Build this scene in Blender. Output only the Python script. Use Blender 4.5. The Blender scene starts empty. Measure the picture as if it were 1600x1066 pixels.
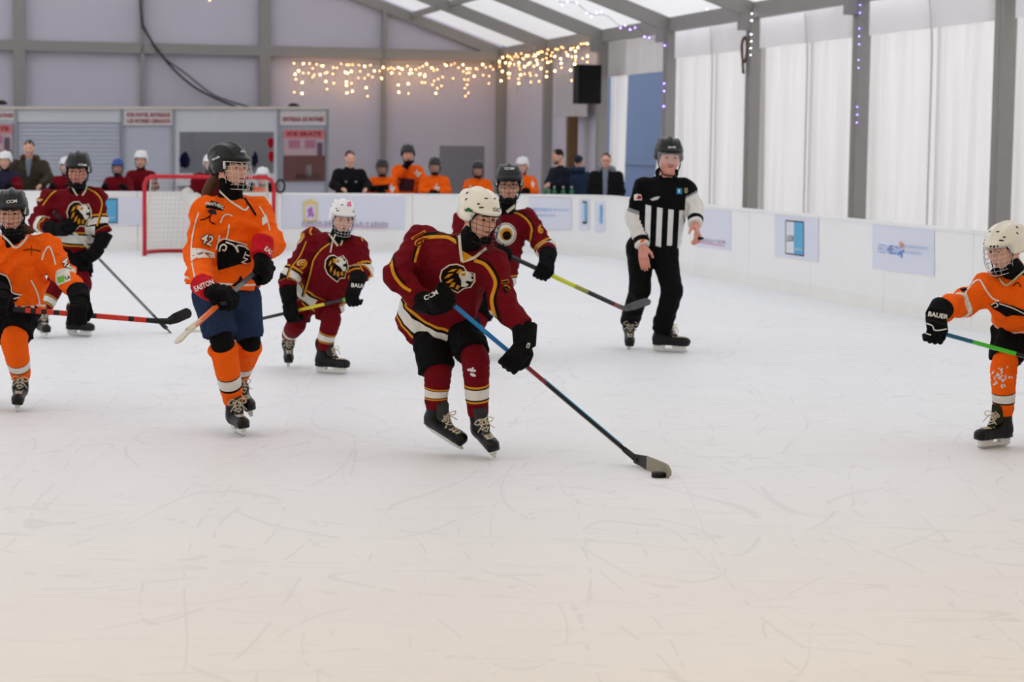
import bpy, bmesh, math, random
import numpy as np
from mathutils import Vector, Matrix
from mathutils.bvhtree import BVHTree
from mathutils.geometry import tessellate_polygon

scene = bpy.context.scene
COL = scene.collection
random.seed(4)
# ------------------------------------------------------------------ camera
FPX = 3400.0
CH = 1.75
PITCH = math.atan((533 - 226) / FPX)
ROLL = math.radians(0.77)
camd = bpy.data.cameras.new('camera')
camd.sensor_width = 36.0
camd.lens = FPX / 1600 * 36
camd.clip_end = 400
cam = bpy.data.objects.new('camera', camd)
COL.objects.link(cam)
CR = (Matrix.Rotation(math.pi / 2 - PITCH, 3, 'X') @ Matrix.Rotation(ROLL, 3, 'Z'))
cam.matrix_world = Matrix.Translation((0, 0, CH)) @ CR.to_4x4()
camd.dof.use_dof = True
camd.dof.focus_distance = 12.2
camd.dof.aperture_fstop = 3.6
scene.camera = cam
# ------------------------------------------------------------------ world, lamps, exposure
world = bpy.data.worlds.new('overcast')
scene.world = world
world.use_nodes = True
bg = world.node_tree.nodes['Background']
bg.inputs[0].default_value = (0.96, 0.97, 1.0, 1)
bg.inputs[1].default_value = 1.0
for (lx, ly) in ((-4.5, 3.0), (3.5, 4.0)):          # added warm area lights without visible fixtures, tinting the near ice
    ld = bpy.data.lights.new('near_ice_warm_fill', 'AREA')
    ld.shape = 'RECTANGLE'; ld.size = 2.2; ld.size_y = 1.2
    ld.energy = 46; ld.color = (1.0, 0.62, 0.22)
    lo = bpy.data.objects.new('near_ice_warm_fill', ld); COL.objects.link(lo)
    lo.location = (lx, ly, 5.2)
vs = scene.view_settings
vs.view_transform = 'Standard'; vs.look = 'None'; vs.gamma = 1.0
vs.use_curve_mapping = False
vs.exposure = 1.0

# ------------------------------------------------------------------ helpers
C0 = Vector((0, 0, CH))
def ray(x, y):
    return CR @ Vector(((x - 800) / FPX, -(y - 533) / FPX, -1.0))
def pix(x, y, Y):
    d = ray(x, y); return C0 + d * (Y / d.y)
def gnd(x, y, z=0.0):
    d = ray(x, y); return C0 + d * ((z - CH) / d.z)
def proj(p):
    v = CR.transposed() @ (Vector(p) - C0)
    return 800 - v.x / v.z * FPX, 533 + v.y / v.z * FPX

def lin(c):
    if isinstance(c, str): c = PAL[c]
    return tuple(((v / 255) / 12.92 if v / 255 <= .04045 else ((v / 255 + .055) / 1.055) ** 2.4) for v in c)
PAL = dict(maroon=(108, 12, 24), gold=(218, 150, 38), dark=(26, 14, 12), white=(226, 224, 218), orange=(248, 100, 16),
           black=(14, 14, 16), navy=(36, 52, 80), cream=(222, 214, 190), grey=(150, 150, 155), red=(196, 24, 40),
           skin=(214, 160, 135), steel=(190, 192, 195), skyblue=(70, 160, 205), green=(110, 190, 70), yellow=(214, 200, 40))
MATS = {}
def nodes_of(m):
    m.use_nodes = True
    nt = m.node_tree
    return nt, nt.nodes['Principled BSDF']
def mat(name, col, rough=.7, spec=.3, bump=0, bscale=60, vary=0.0, metal=0, vscale=6, sheen=0):
    """plain procedural material: colour with slight noise variation and fine relief"""
    if name in MATS: return MATS[name]
    m = bpy.data.materials.new(name); MATS[name] = m
    nt, b = nodes_of(m)
    c = lin(col)
    b.inputs['Base Color'].default_value = (*c, 1)
    b.inputs['Roughness'].default_value = rough
    b.inputs['Specular IOR Level'].default_value = spec
    b.inputs['Metallic'].default_value = metal
    if sheen: b.inputs['Sheen Weight'].default_value = sheen
    tc = nt.nodes.new('ShaderNodeTexCoord')
    if vary:
        n = nt.nodes.new('ShaderNodeTexNoise'); n.inputs['Scale'].default_value = vscale; n.inputs['Detail'].default_value = 5
        nt.links.new(tc.outputs['Object'], n.inputs['Vector'])
        mx = nt.nodes.new('ShaderNodeMix'); mx.data_type = 'RGBA'
        mx.inputs[6].default_value = (*[v * (1 - vary) for v in c], 1)
        mx.inputs[7].default_value = (*[min(1, v * (1 + vary)) for v in c], 1)
        nt.links.new(n.outputs['Fac'], mx.inputs[0]); nt.links.new(mx.outputs[2], b.inputs['Base Color'])
    if bump:
        n2 = nt.nodes.new('ShaderNodeTexNoise'); n2.inputs['Scale'].default_value = bscale; n2.inputs['Detail'].default_value = 4
        nt.links.new(tc.outputs['Object'], n2.inputs['Vector'])
        bp = nt.nodes.new('ShaderNodeBump'); bp.inputs['Strength'].default_value = bump; bp.inputs['Distance'].default_value = .01
        nt.links.new(n2.outputs['Fac'], bp.inputs['Height']); nt.links.new(bp.outputs[0], b.inputs['Normal'])
    return m
def creases(m):
    """broad soft creases under the weave relief"""
    nt = m.node_tree
    if 'creased' in m: return m
    m['creased'] = 1
    bp = [n for n in nt.nodes if n.type == 'BUMP'][0]; tc = [n for n in nt.nodes if n.type == 'TEX_COORD'][0]
    n = nt.nodes.new('ShaderNodeTexNoise'); n.inputs['Scale'].default_value = 7; n.inputs['Detail'].default_value = 2; n.inputs['Distortion'].default_value = 1.6
    b2 = nt.nodes.new('ShaderNodeBump'); b2.inputs['Strength'].default_value = .6; b2.inputs['Distance'].default_value = .06
    nt.links.new(tc.outputs['Object'], n.inputs['Vector']); nt.links.new(n.outputs['Fac'], b2.inputs['Height']); nt.links.new(b2.outputs[0], bp.inputs['Normal'])
    return m
def fabric(col):
    return creases(mat('cloth_%s' % (col if isinstance(col, str) else '%d_%d_%d' % col), col, .85, .1, .35, 45, .07))
def plastic(col, rough=.28):
    return mat('shell_%s_%d' % (col if isinstance(col, str) else '%d_%d_%d' % col, rough * 100), col, rough, .3)
def emit(name, col, s):
    if name in MATS: return MATS[name]
    m = bpy.data.materials.new(name); MATS[name] = m
    nt, b = nodes_of(m)
    b.inputs['Emission Color'].default_value = (*lin(col), 1); b.inputs['Emission Strength'].default_value = s
    return m
def bands(name, attr, rng, stops):
    """cloth whose colour steps along a vertex attribute (stripes knitted into the garment)"""
    m = bpy.data.materials.new(name)
    nt, b = nodes_of(m)
    b.inputs['Roughness'].default_value = .85; b.inputs['Specular IOR Level'].default_value = .1
    a = nt.nodes.new('ShaderNodeAttribute'); a.attribute_name = attr
    mr = nt.nodes.new('ShaderNodeMapRange'); mr.inputs['From Min'].default_value = rng[0]; mr.inputs['From Max'].default_value = rng[1]
    nt.links.new(a.outputs['Fac'], mr.inputs['Value'])
    r = nt.nodes.new('ShaderNodeValToRGB'); r.color_ramp.interpolation = 'CONSTANT'
    el = r.color_ramp.elements
    while len(el) > 1: el.remove(el[-1])
    el[0].position = 0; el[0].color = (*lin(stops[0][1]), 1)
    for s, c in stops[1:]:
        e = el.new(max(0, min(1, (s - rng[0]) / (rng[1] - rng[0])))); e.color = (*lin(c), 1)
    nt.links.new(mr.outputs[0], r.inputs[0]); nt.links.new(r.outputs[0], b.inputs['Base Color'])
    tc = nt.nodes.new('ShaderNodeTexCoord'); n2 = nt.nodes.new('ShaderNodeTexNoise'); n2.inputs['Scale'].default_value = 45
    bp = nt.nodes.new('ShaderNodeBump'); bp.inputs['Strength'].default_value = .35; bp.inputs['Distance'].default_value = .01
    nt.links.new(tc.outputs['Object'], n2.inputs['Vector']); nt.links.new(n2.outputs['Fac'], bp.inputs['Height']); nt.links.new(bp.outputs[0], b.inputs['Normal'])
    return creases(m)

ORG = {}
def thing(name, label, cat, loc, group=None, kind=None):
    o = bpy.data.objects.new(name, None); COL.objects.link(o)
    o.empty_display_size = .1
    o.location = loc; ORG[o] = Vector(loc)
    if label: o['label'] = label
    if cat: o['category'] = cat
    if group: o['group'] = group
    if kind: o['kind'] = kind
    return o
def tag(o, label, cat, group=None, kind=None):
    if label: o['label'] = label
    if cat: o['category'] = cat
    if group: o['group'] = group
    if kind: o['kind'] = kind
    return o
def mk(name, verts, faces, mats, parent=None, smooth=True, fm=None, attrs=None, label=None):
    """one mesh object from world-space vertices"""
    V = np.asarray(verts, float).reshape(-1, 3)
    if parent is not None: org = ORG[parent]
    else: org = Vector(((V[:, 0].min() + V[:, 0].max()) / 2, (V[:, 1].min() + V[:, 1].max()) / 2, V[:, 2].min())) if len(V) else Vector()
    V = V - np.array(org)
    me = bpy.data.meshes.new(name)
    me.from_pydata(V.tolist(), [], [list(map(int, f)) for f in faces])
    for m in (mats if isinstance(mats, (list, tuple)) else [mats]): me.materials.append(m)
    if smooth: me.polygons.foreach_set('use_smooth', [True] * len(me.polygons))
    if fm is not None: me.polygons.foreach_set('material_index', np.asarray(fm, np.int32))
    for k, v in (attrs or {}).items():
        me.attributes.new(k, 'FLOAT', 'POINT').data.foreach_set('value', np.asarray(v, np.float32))
    me.update()
    o = bpy.data.objects.new(name, me); COL.objects.link(o)
    if parent is not None: o.parent = parent; ORG[o] = org
    else: o.location = org; ORG[o] = org
    if label: o['label'] = label
    return o
class MB:
    """collects boxes, prisms and tubes in world space"""
    def __init__(s): s.v = []; s.f = []; s.m = []
    def add(s, v, f, mi=0):
        n = len(s.v); s.v += [tuple(p) for p in v]; s.f += [[i + n for i in q] for q in f]; s.m += [mi] * len(f); return s
    def box(s, c, ax, ay, az, mi=0):
        c, ax, ay, az = map(Vector, (c, ax, ay, az)); v = []
        for i in (-1, 1):
            for j in (-1, 1):
                for k in (-1, 1): v.append(c + ax * i + ay * j + az * k)
        return s.add(v, [(0, 1, 3, 2), (4, 6, 7, 5), (0, 4, 5, 1), (2, 3, 7, 6), (0, 2, 6, 4), (1, 5, 7, 3)], mi)
    def tube(s, pts, r, n=6, mi=0, cap=True):
        v, f = tube_vf(pts, r, n, cap); return s.add(v, f, mi)
    def prism(s, poly, d, mi=0):
        n = len(poly); d = Vector(d); v = [Vector(p) for p in poly] + [Vector(p) + d for p in poly]
        return s.add(v, [list(range(n))[::-1], list(range(n, 2 * n))] + [(i, (i + 1) % n, n + (i + 1) % n, n + i) for i in range(n)], mi)
    def build(s, name, mats, parent=None, smooth=False, label=None):
        return mk(name, s.v, s.f, mats, parent, smooth, s.m if isinstance(mats, (list, tuple)) else None, label=label)
def tube_vf(pts, r, n=6, cap=True):
    P = [Vector(p) for p in pts]; R = r if isinstance(r, (list, tuple)) else [r] * len(P)
    v = []; f = []
    t0 = (P[1] - P[0]).normalized()
    a = t0.orthogonal().normalized()
    for i, p in enumerate(P):
        t = (P[min(i + 1, len(P) - 1)] - P[max(i - 1, 0)]).normalized()
        a = (a - t * a.dot(t))
        a = a.normalized() if a.length > 1e-6 else t.orthogonal().normalized()
        b = t.cross(a)
        for k in range(n):
            w = 2 * math.pi * k / n; v.append(p + (a * math.cos(w) + b * math.sin(w)) * R[i])
    for i in range(len(P) - 1):
        for k in range(n): f.append((i * n + k, i * n + (k + 1) % n, (i + 1) * n + (k + 1) % n, (i + 1) * n + k))
    if cap: f.append(list(range(n))[::-1]); f.append([(len(P) - 1) * n + k for k in range(n)])
    return v, f
def spline(pts, n=8):
    P = [Vector(p) for p in pts]; out = []
    for i in range(len(P) - 1):
        p0, p1, p2, p3 = P[max(i - 1, 0)], P[i], P[i + 1], P[min(i + 2, len(P) - 1)]
        for k in range(n):
            t = k / n
            out.append(.5 * ((2 * p1) + (p2 - p0) * t + (2 * p0 - 5 * p1 + 4 * p2 - p3) * t * t + (3 * p1 - p0 - 3 * p2 + p3) * t ** 3))
    return out + [P[-1]]

# ---- implicit surfaces: smooth unions of tapered capsules and ellipsoids, meshed with surface nets
def NP(v): return np.array(v, float)
class Prim:
    def __init__(s, kind, k=.02, op='u', clips=(), **kw):
        s.kind = kind; s.k = k; s.op = op; s.clips = clips; s.__dict__.update(kw)
    def bb(s):
        if s.kind == 'cap':
            r = max(s.ra, s.rb) * max(1, s.kx)
            return np.minimum(s.a, s.b) - r, np.maximum(s.a, s.b) + r
        r = float(np.max(s.r)); return s.c - r * 1.05, s.c + r * 1.05
    def ev(s, X, Y, Z):
        if s.kind == 'cap':
            ba = s.b - s.a; L2 = max(ba @ ba, 1e-9)
            px, py, pz = X - s.a[0], Y - s.a[1], Z - s.a[2]
            if s.kx != 1:
                sd = s.side
                q = (px * sd[0] + py * sd[1] + pz * sd[2]) * (1 / s.kx - 1)
                px = px + q * sd[0]; py = py + q * sd[1]; pz = pz + q * sd[2]
            h = np.clip((px * ba[0] + py * ba[1] + pz * ba[2]) / L2, 0, 1)
            d = np.sqrt((px - h * ba[0]) ** 2 + (py - h * ba[1]) ** 2 + (pz - h * ba[2]) ** 2) - (s.ra + (s.rb - s.ra) * h)
        else:
            px, py, pz = X - s.c[0], Y - s.c[1], Z - s.c[2]
            M = s.M
            l = [px * M[0, i] + py * M[1, i] + pz * M[2, i] for i in range(3)]
            if s.kind == 'ell':
                k0 = np.sqrt(sum((l[i] / s.r[i]) ** 2 for i in range(3))); k1 = np.sqrt(sum((l[i] / s.r[i] ** 2) ** 2 for i in range(3)))
                d = k0 * (k0 - 1) / np.maximum(k1, 1e-6)
            else:
                q = [np.abs(l[i]) - s.h[i] + s.rd for i in range(3)]
                d = np.sqrt(sum(np.maximum(t, 0) ** 2 for t in q)) + np.minimum(np.maximum(np.maximum(q[0], q[1]), q[2]), 0) - s.rd
        for p, n in s.clips:
            d = np.maximum(d, (X - p[0]) * n[0] + (Y - p[1]) * n[1] + (Z - p[2]) * n[2])
        return d
I3 = np.eye(3)
def cap(a, b, ra, rb=None, k=.02, side=None, kx=1.0, clips=(), op='u'):
    sd = None if side is None else NP(side) / np.linalg.norm(NP(side))
    return Prim('cap', k, op, [(NP(p), NP(n)) for p, n in clips], a=NP(a), b=NP(b), ra=ra, rb=ra if rb is None else rb, side=sd, kx=kx if sd is not None else 1.0)
def ell(c, r, M=I3, k=.02, op='u', clips=()):
    return Prim('ell', k, op, [(NP(p), NP(n)) for p, n in clips], c=NP(c), r=NP(r), M=NP(M))
def rbox(c, h, M=I3, rd=.01, k=.02, op='u', clips=()):
    return Prim('box', k, op, [(NP(p), NP(n)) for p, n in clips], c=NP(c), h=NP(h), r=[float(np.linalg.norm(h))], M=NP(M), rd=rd)
def axis(lo, hi, h, fine=None):
    """grid coordinates from lo to hi; fine = list of (a, b, hf) denser stretches"""
    if not fine: return np.arange(lo, hi + h, h)
    out = [lo]
    while out[-1] < hi:
        x = out[-1]; st = h
        for a, b, hf in fine:
            if a - h < x < b: st = min(st, hf)
        out.append(x + st)
    return np.array(out)
def net(F, xs, ys, zs):
    S = F < 0
    nx, ny, nz = F.shape
    cnt = np.zeros((nx - 1, ny - 1, nz - 1), np.int8)
    for i in (0, 1):
        for j in (0, 1):
            for k in (0, 1): cnt += S[i:nx - 1 + i, j:ny - 1 + j, k:nz - 1 + k]
    act = (cnt > 0) & (cnt < 8)
    idx = np.argwhere(act)
    vid = -np.ones(act.shape, np.int64); vid[act] = np.arange(len(idx))
    acc = np.zeros((len(idx), 3)); num = np.zeros(len(idx))
    cs = [(i, j, k) for i in (0, 1) for j in (0, 1) for k in (0, 1)]
    ax = (xs, ys, zs)
    for a in cs:
        for d in range(3):
            if a[d]: continue
            b = list(a); b[d] = 1
            ia = idx + np.array(a); ib = idx + np.array(b)
            fa = F[ia[:, 0], ia[:, 1], ia[:, 2]]; fb = F[ib[:, 0], ib[:, 1], ib[:, 2]]
            m = (fa < 0) != (fb < 0)
            t = np.where(m, fa / np.where(m, fa - fb, 1), 0)
            p = np.stack([ax[q][ia[:, q]] for q in range(3)], 1)
            p[:, d] += t * (ax[d][ib[:, d]] - ax[d][ia[:, d]])
            acc += p * m[:, None]; num += m
    V = acc / np.maximum(num, 1)[:, None]
    Q = []
    for d in range(3):
        A = [slice(None)] * 3; B = [slice(None)] * 3
        A[d] = slice(0, -1); B[d] = slice(1, None)
        e, g = [q for q in range(3) if q != d]
        ch = S[tuple(A)] != S[tuple(B)]
        pos = np.argwhere(ch)
        ok = np.ones(len(pos), bool)
        for q in (e, g): ok &= (pos[:, q] > 0) & (pos[:, q] < F.shape[q] - 1)
        pos = pos[ok]
        if not len(pos): continue
        ins = S[pos[:, 0], pos[:, 1], pos[:, 2]]
        def cell(de, dg):
            c = pos.copy(); c[:, e] += de; c[:, g] += dg; return vid[c[:, 0], c[:, 1], c[:, 2]]
        q = np.stack([cell(-1, -1), cell(0, -1), cell(0, 0), cell(-1, 0)], 1)
        flip = ins if d != 1 else ~ins
        q[~flip] = q[~flip][:, ::-1]
        Q.append(q)
    return V, np.concatenate(Q)
def blob(prims, h=.012, fine=None, fold=0, seed=0, ffreq=38, fdir=None, pad=.03, post=None, smooth_it=1):
    """mesh of a union of primitives; fold>0 adds cloth-like creases to the field"""
    los, his = zip(*[p.bb() for p in prims if p.op == 'u'])
    lo = np.min(los, 0) - pad; hi = np.max(his, 0) + pad
    xs, ys, zs = [axis(lo[i], hi[i], h, [(q[0][i], q[1][i], q[2]) for q in (fine or [])]) for i in range(3)]
    F = np.full((len(xs), len(ys), len(zs)), .2, np.float64)
    for p in prims:
        a, b = p.bb(); m = p.k + 2.5 * h
        sl = []
        for q, A in enumerate((xs, ys, zs)):
            i0 = max(0, np.searchsorted(A, a[q] - m) - 1); i1 = min(len(A), np.searchsorted(A, b[q] + m) + 1)
            sl.append(slice(i0, i1))
        sl = tuple(sl)
        X = xs[sl[0]][:, None, None]; Y = ys[sl[1]][None, :, None]; Z = zs[sl[2]][None, None, :]
        d = p.ev(X, Y, Z); f = F[sl]; k = max(p.k, 1e-4)
        if p.op == 'u':
            hh = np.maximum(k - np.abs(f - d), 0) / k; F[sl] = np.minimum(f, d) - hh * hh * k * .25
        else:
            d = -d; hh = np.maximum(k - np.abs(f - d), 0) / k; F[sl] = np.maximum(f, d) + hh * hh * k * .25
    X = xs[:, None, None]; Y = ys[None, :, None]; Z = zs[None, None, :]
    if fold:
        rg = np.random.RandomState(seed)
        wx = X + .02 * np.sin(17 * Y + 11 * Z + seed); wy = Y + .02 * np.sin(15 * Z + 13 * X); wz = Z + .03 * np.sin(12 * X + 14 * Y + 2 * seed)
        for q in range(3):
            dv = rg.normal(size=3); dv /= np.linalg.norm(dv)
            fr = ffreq * (.7 + .6 * rg.rand())
            s = np.sin(fr * (wx * dv[0] + wy * dv[1] + wz * dv[2]) + rg.rand() * 6)
            F = F - fold * (1 - 2 * np.abs(s)) * .6
    if post is not None: F = post(F, X, Y, Z)
    V, Q = net(F, xs, ys, zs)
    for _ in range(smooth_it):                       # light relaxation takes the grid look off
        acc = np.zeros_like(V); n = np.zeros(len(V))
        for i in range(4):
            j = (i + 1) % 4
            np.add.at(acc, Q[:, i], V[Q[:, j]]); np.add.at(acc, Q[:, j], V[Q[:, i]])
            np.add.at(n, Q[:, i], 1); np.add.at(n, Q[:, j], 1)
        V = V * .5 + .5 * acc / np.maximum(n, 1)[:, None]
    return V, Q

# ---- flat prints and trims laid on a surface: drawn as seen from the front, then wrapped on the mesh below them
def bvh_of(objs):
    v = []; f = []
    for o in objs:
        n = len(v); g = ORG[o]
        v += [p.co + g for p in o.data.vertices]
        f += [[i + n for i in q.vertices] for q in o.data.polygons]
    return BVHTree.FromPolygons(v, f)
_BV = {}
def bv(objs):
    k = tuple(o.name for o in objs)
    if k not in _BV: _BV[k] = bvh_of(objs)
    return _BV[k]
def refine(v2, tris, L):
    bm = bmesh.new()
    vs_ = [bm.verts.new((p[0], p[1], 0)) for p in v2]
    for t in tris:
        try: bm.faces.new([vs_[i] for i in t])
        except ValueError: pass
    bmesh.ops.triangulate(bm, faces=bm.faces[:])
    for _ in range(6):
        es = [e for e in bm.edges if e.calc_length() > L]
        if not es: break
        bmesh.ops.subdivide_edges(bm, edges=es, cuts=1, use_grid_fill=False)
        bmesh.ops.triangulate(bm, faces=[f for f in bm.faces if len(f.verts) > 3])
    bm.verts.index_update()
    V = [(p.co.x, p.co.y) for p in bm.verts]; T = [[q.index for q in f.verts] for f in bm.faces]
    bm.free()
    return V, T
def wrap(shapes, targets, m, parent, name, off=.004, L=4.0, label=None, maxlen=None, thick=None):
    """shapes: list of (verts2d, tris) in picture units -> one mesh lying on the targets"""
    tree = bv(targets); VV = []; FF = []
    for v2, tr in shapes:
        v2, tr = refine(v2, tr, L)
        hit = []
        for (x, y) in v2:
            d = ray(x, y).normalized()
            loc, nor, ix, dist = tree.ray_cast(C0, d)
            hit.append(None if loc is None else loc - d * off)
        n = len(VV); mp = {}
        for i, h_ in enumerate(hit):
            if h_ is not None: mp[i] = len(VV); VV.append(h_)
        for t in tr:
            if all(i in mp for i in t):
                P = [hit[i] for i in t]
                lim = maxlen or (L * 5.5 * P[0].y / FPX + .012)
                if max((P[0] - P[1]).length, (P[1] - P[2]).length, (P[2] - P[0]).length) < lim:
                    FF.append([mp[i] for i in t])
    if not FF: return None
    return mk(name, VV, FF, m, parent, True, label=label)
def poly2(pts):
    t = tessellate_polygon([[Vector((p[0], p[1], 0)) for p in pts]])
    return list(pts), [list(q) for q in t]
def ribbon2(pts, w, closed=False, n=6):
    P = [(p.x, p.y) for p in spline([(q[0], q[1], 0) for q in pts], n)]
    W = w if callable(w) else (lambda t: w)
    v = []; f = []
    for i, p in enumerate(P):
        a = P[max(0, i - 1)]; b = P[min(len(P) - 1, i + 1)]
        dx, dy = b[0] - a[0], b[1] - a[1]; l = math.hypot(dx, dy) or 1
        ww = W(i / (len(P) - 1)) / 2
        v += [(p[0] - dy / l * ww, p[1] + dx / l * ww), (p[0] + dy / l * ww, p[1] - dx / l * ww)]
    for i in range(len(P) - 1): f += [(2 * i, 2 * i + 1, 2 * i + 3), (2 * i, 2 * i + 3, 2 * i + 2)]
    return v, f
def ell2(c, rx, ry, rot=0, n=20):
    return poly2([(c[0] + rx * math.cos(a) * math.cos(rot) - ry * math.sin(a) * math.sin(rot),
                   c[1] + rx * math.cos(a) * math.sin(rot) + ry * math.sin(a) * math.cos(rot)) for a in [2 * math.pi * i / n for i in range(n)]])
_TX = {}
def glyphs(s, bold=0.0):
    """outline mesh of a string: verts (height of capitals about 0.7), triangles, width"""
    if (s, bold) in _TX: return _TX[(s, bold)]
    cu = bpy.data.curves.new('lettering', 'FONT'); cu.body = s; cu.offset = bold; cu.resolution_u = 2
    ob = bpy.data.objects.new('lettering', cu); COL.objects.link(ob)
    dg = bpy.context.evaluated_depsgraph_get(); dg.update()
    me = ob.evaluated_get(dg).to_mesh()
    v = [(p.co.x, p.co.y) for p in me.vertices]; f = [list(p.vertices) for p in me.polygons]
    ob.evaluated_get(dg).to_mesh_clear()
    bpy.data.objects.remove(ob); bpy.data.curves.remove(cu)
    w = max([p[0] for p in v] + [.01])
    _TX[(s, bold)] = (v, f, w); return _TX[(s, bold)]
def text2(s, a, b, hgt, bold=.02, lean=0.0, arc=0.0):
    """string running from picture point a to b, capitals hgt tall"""
    v, f, w = glyphs(s, bold)
    dx, dy = b[0] - a[0], b[1] - a[1]; l = math.hypot(dx, dy); ux, uy = dx / l, dy / l
    out = []
    for (x, y) in v:
        t = x / w; yy = y / .7 * hgt + arc * 4 * t * (1 - t)
        X = t * l + lean * yy
        out.append((a[0] + ux * X + uy * yy, a[1] + uy * X - ux * yy))
    return out, f

# ================================================================== the place: tent, ice, boards
U = Vector((-.2285, .9735, 0)).normalized()          # down the hall, away from the camera
W = Vector((U.y, -U.x, 0))                           # to the right
K = Vector((13.37 - .2353 * 58.35, 58.35, 0))        # far right corner of the tent
EAVE, PITCHR, HALF = 4.1, .36, 12.7
def T(s, t, z): return K - U * s - W * t + Vector((0, 0, z))
def on_plane(x, y, p, n):
    d = ray(x, y); return C0 + d * ((Vector(p) - C0).dot(n) / d.dot(n))
Zv = Vector((0, 0, 1))

def translucent(name, col, fac, rough=1, vary=0, wave=0):
    m = bpy.data.materials.new(name); m.use_nodes = True; nt = m.node_tree
    nt.nodes.remove(nt.nodes['Principled BSDF']); out = nt.nodes['Material Output']
    d = nt.nodes.new('ShaderNodeBsdfDiffuse'); t = nt.nodes.new('ShaderNodeBsdfTranslucent'); mx = nt.nodes.new('ShaderNodeMixShader')
    for q in (d, t): q.inputs['Color'].default_value = (*lin(col), 1)
    mx.inputs[0].default_value = fac
    if vary:
        tc = nt.nodes.new('ShaderNodeTexCoord'); mp = nt.nodes.new('ShaderNodeMapping'); mp.inputs['Scale'].default_value = (1, 1, .06)
        n = nt.nodes.new('ShaderNodeTexNoise'); n.inputs['Scale'].default_value = 4.5; n.inputs['Detail'].default_value = 4
        mr = nt.nodes.new('ShaderNodeMapRange'); mr.inputs['To Min'].default_value = fac - vary; mr.inputs['To Max'].default_value = fac + vary
        nt.links.new(tc.outputs['Object'], mp.inputs[0]); nt.links.new(mp.outputs[0], n.inputs['Vector']); nt.links.new(n.outputs['Fac'], mr.inputs['Value']); nt.links.new(mr.outputs[0], mx.inputs[0])
    nt.links.new(d.outputs[0], mx.inputs[1]); nt.links.new(t.outputs[0], mx.inputs[2]); nt.links.new(mx.outputs[0], out.inputs[0])
    return m
M_CURT = translucent('curtain_cloth', (224, 221, 220), .60, vary=.22)  # vary streaks the translucency vertically, imitating the shading of folds
M_ROOF = translucent('roof_sheet', (240, 240, 240), .42, vary=.05)
M_FRONT = translucent('light_cut_gable_sheet', (200, 190, 175), .15)
M_VAL = translucent('valance_cloth', (232, 231, 233), .74)
M_ROOF2 = translucent('daylight_dimming_sheet', (232, 222, 204), .16)  # duller sheet for unseen near bays, added to keep daylight off the near ice
M_SHEET = translucent('side_sheet', (240, 240, 240), .45)
M_ALU = mat('tent_aluminium', (152, 149, 146), .5, .4, 0, vary=.06)
M_GABLE = mat('gable_sheet', (208, 203, 216), .8, .2, .1, 3, .04, vscale=.8)

def ice_material():
    m = bpy.data.materials.new('ice'); nt, b = nodes_of(m)
    tc = nt.nodes.new('ShaderNodeTexCoord')
    def noise(sc, det, dist, mapscale=(1, 1, 1), rot=0):
        mp = nt.nodes.new('ShaderNodeMapping'); mp.inputs['Scale'].default_value = mapscale; mp.inputs['Rotation'].default_value = (0, 0, rot)
        n = nt.nodes.new('ShaderNodeTexNoise'); n.inputs['Scale'].default_value = sc; n.inputs['Detail'].default_value = det; n.inputs['Distortion'].default_value = dist
        nt.links.new(tc.outputs['Object'], mp.inputs[0]); nt.links.new(mp.outputs[0], n.inputs['Vector']); return n.outputs['Fac']
    def math_(op, a, c=None, d=None):
        q = nt.nodes.new('ShaderNodeMath'); q.operation = op
        for i, v in enumerate((a, c, d)):
            if v is None: continue
            if isinstance(v, (int, float)): q.inputs[i].default_value = v
            else: nt.links.new(v, q.inputs[i])
        return q.outputs[0]
    lines = None
    for (sc, ms, rot, wd) in ((.5, (1, .5, 1), 0, .003), (.9, (1, .3, 1), .7, .0035), (1.2, (.25, 1, 1), 2.0, .004), (.7, (1, .25, 1), -.5, .003), (1.9, (1, .2, 1), 1.7, .006), (2.3, (.15, 1, 1), .9, .007), (2.8, (.2, 1, 1), -.9, .008), (1.6, (.3, 1, 1), 1.2, .005), (1.1, (1, .2, 1), .25, .004)):
        n = noise(sc, .3, .25, ms, rot)
        a = math_('ABSOLUTE', math_('SUBTRACT', n, .5))
        l = math_('SUBTRACT', 1.0, math_('MINIMUM', math_('DIVIDE', a, wd), 1.0))   # thin contour lines = skate cuts
        gate = math_('GREATER_THAN', noise(sc * 2.3, 2, 0, (1, 1, 1), rot + 1), .5)
        l = math_('MULTIPLY', l, gate)
        lines = l if lines is None else math_('MAXIMUM', lines, l)
    cloud = noise(.7, 6, .6)
    snow = noise(9, 6, .3, (1, .5, 1))
    mx = nt.nodes.new('ShaderNodeMix'); mx.data_type = 'RGBA'
    mx.inputs[6].default_value = (*lin((234, 235, 238)), 1); mx.inputs[7].default_value = (*lin((247, 247, 248)), 1)
    nt.links.new(math_('ADD', math_('MULTIPLY', cloud, .6), math_('MULTIPLY', snow, .4)), mx.inputs[0])
    mx2 = nt.nodes.new('ShaderNodeMix'); mx2.data_type = 'RGBA'; mx2.inputs[7].default_value = (*lin((196, 198, 202)), 1)
    nt.links.new(mx.outputs[2], mx2.inputs[6]); nt.links.new(math_('MULTIPLY', lines, .27), mx2.inputs[0])
    nt.links.new(mx2.outputs[2], b.inputs['Base Color'])
    b.inputs['Roughness'].default_value = .5; b.inputs['Specular IOR Level'].default_value = .3
    mr = nt.nodes.new('ShaderNodeMapRange'); mr.inputs['To Min'].default_value = .38; mr.inputs['To Max'].default_value = .7
    nt.links.new(snow, mr.inputs['Value']); nt.links.new(mr.outputs[0], b.inputs['Roughness'])
    bp = nt.nodes.new('ShaderNodeBump'); bp.inputs['Strength'].default_value = .15; bp.inputs['Distance'].default_value = .01
    nt.links.new(math_('SUBTRACT', snow, lines), bp.inputs['Height']); nt.links.new(bp.outputs[0], b.inputs['Normal'])
    return m
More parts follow.
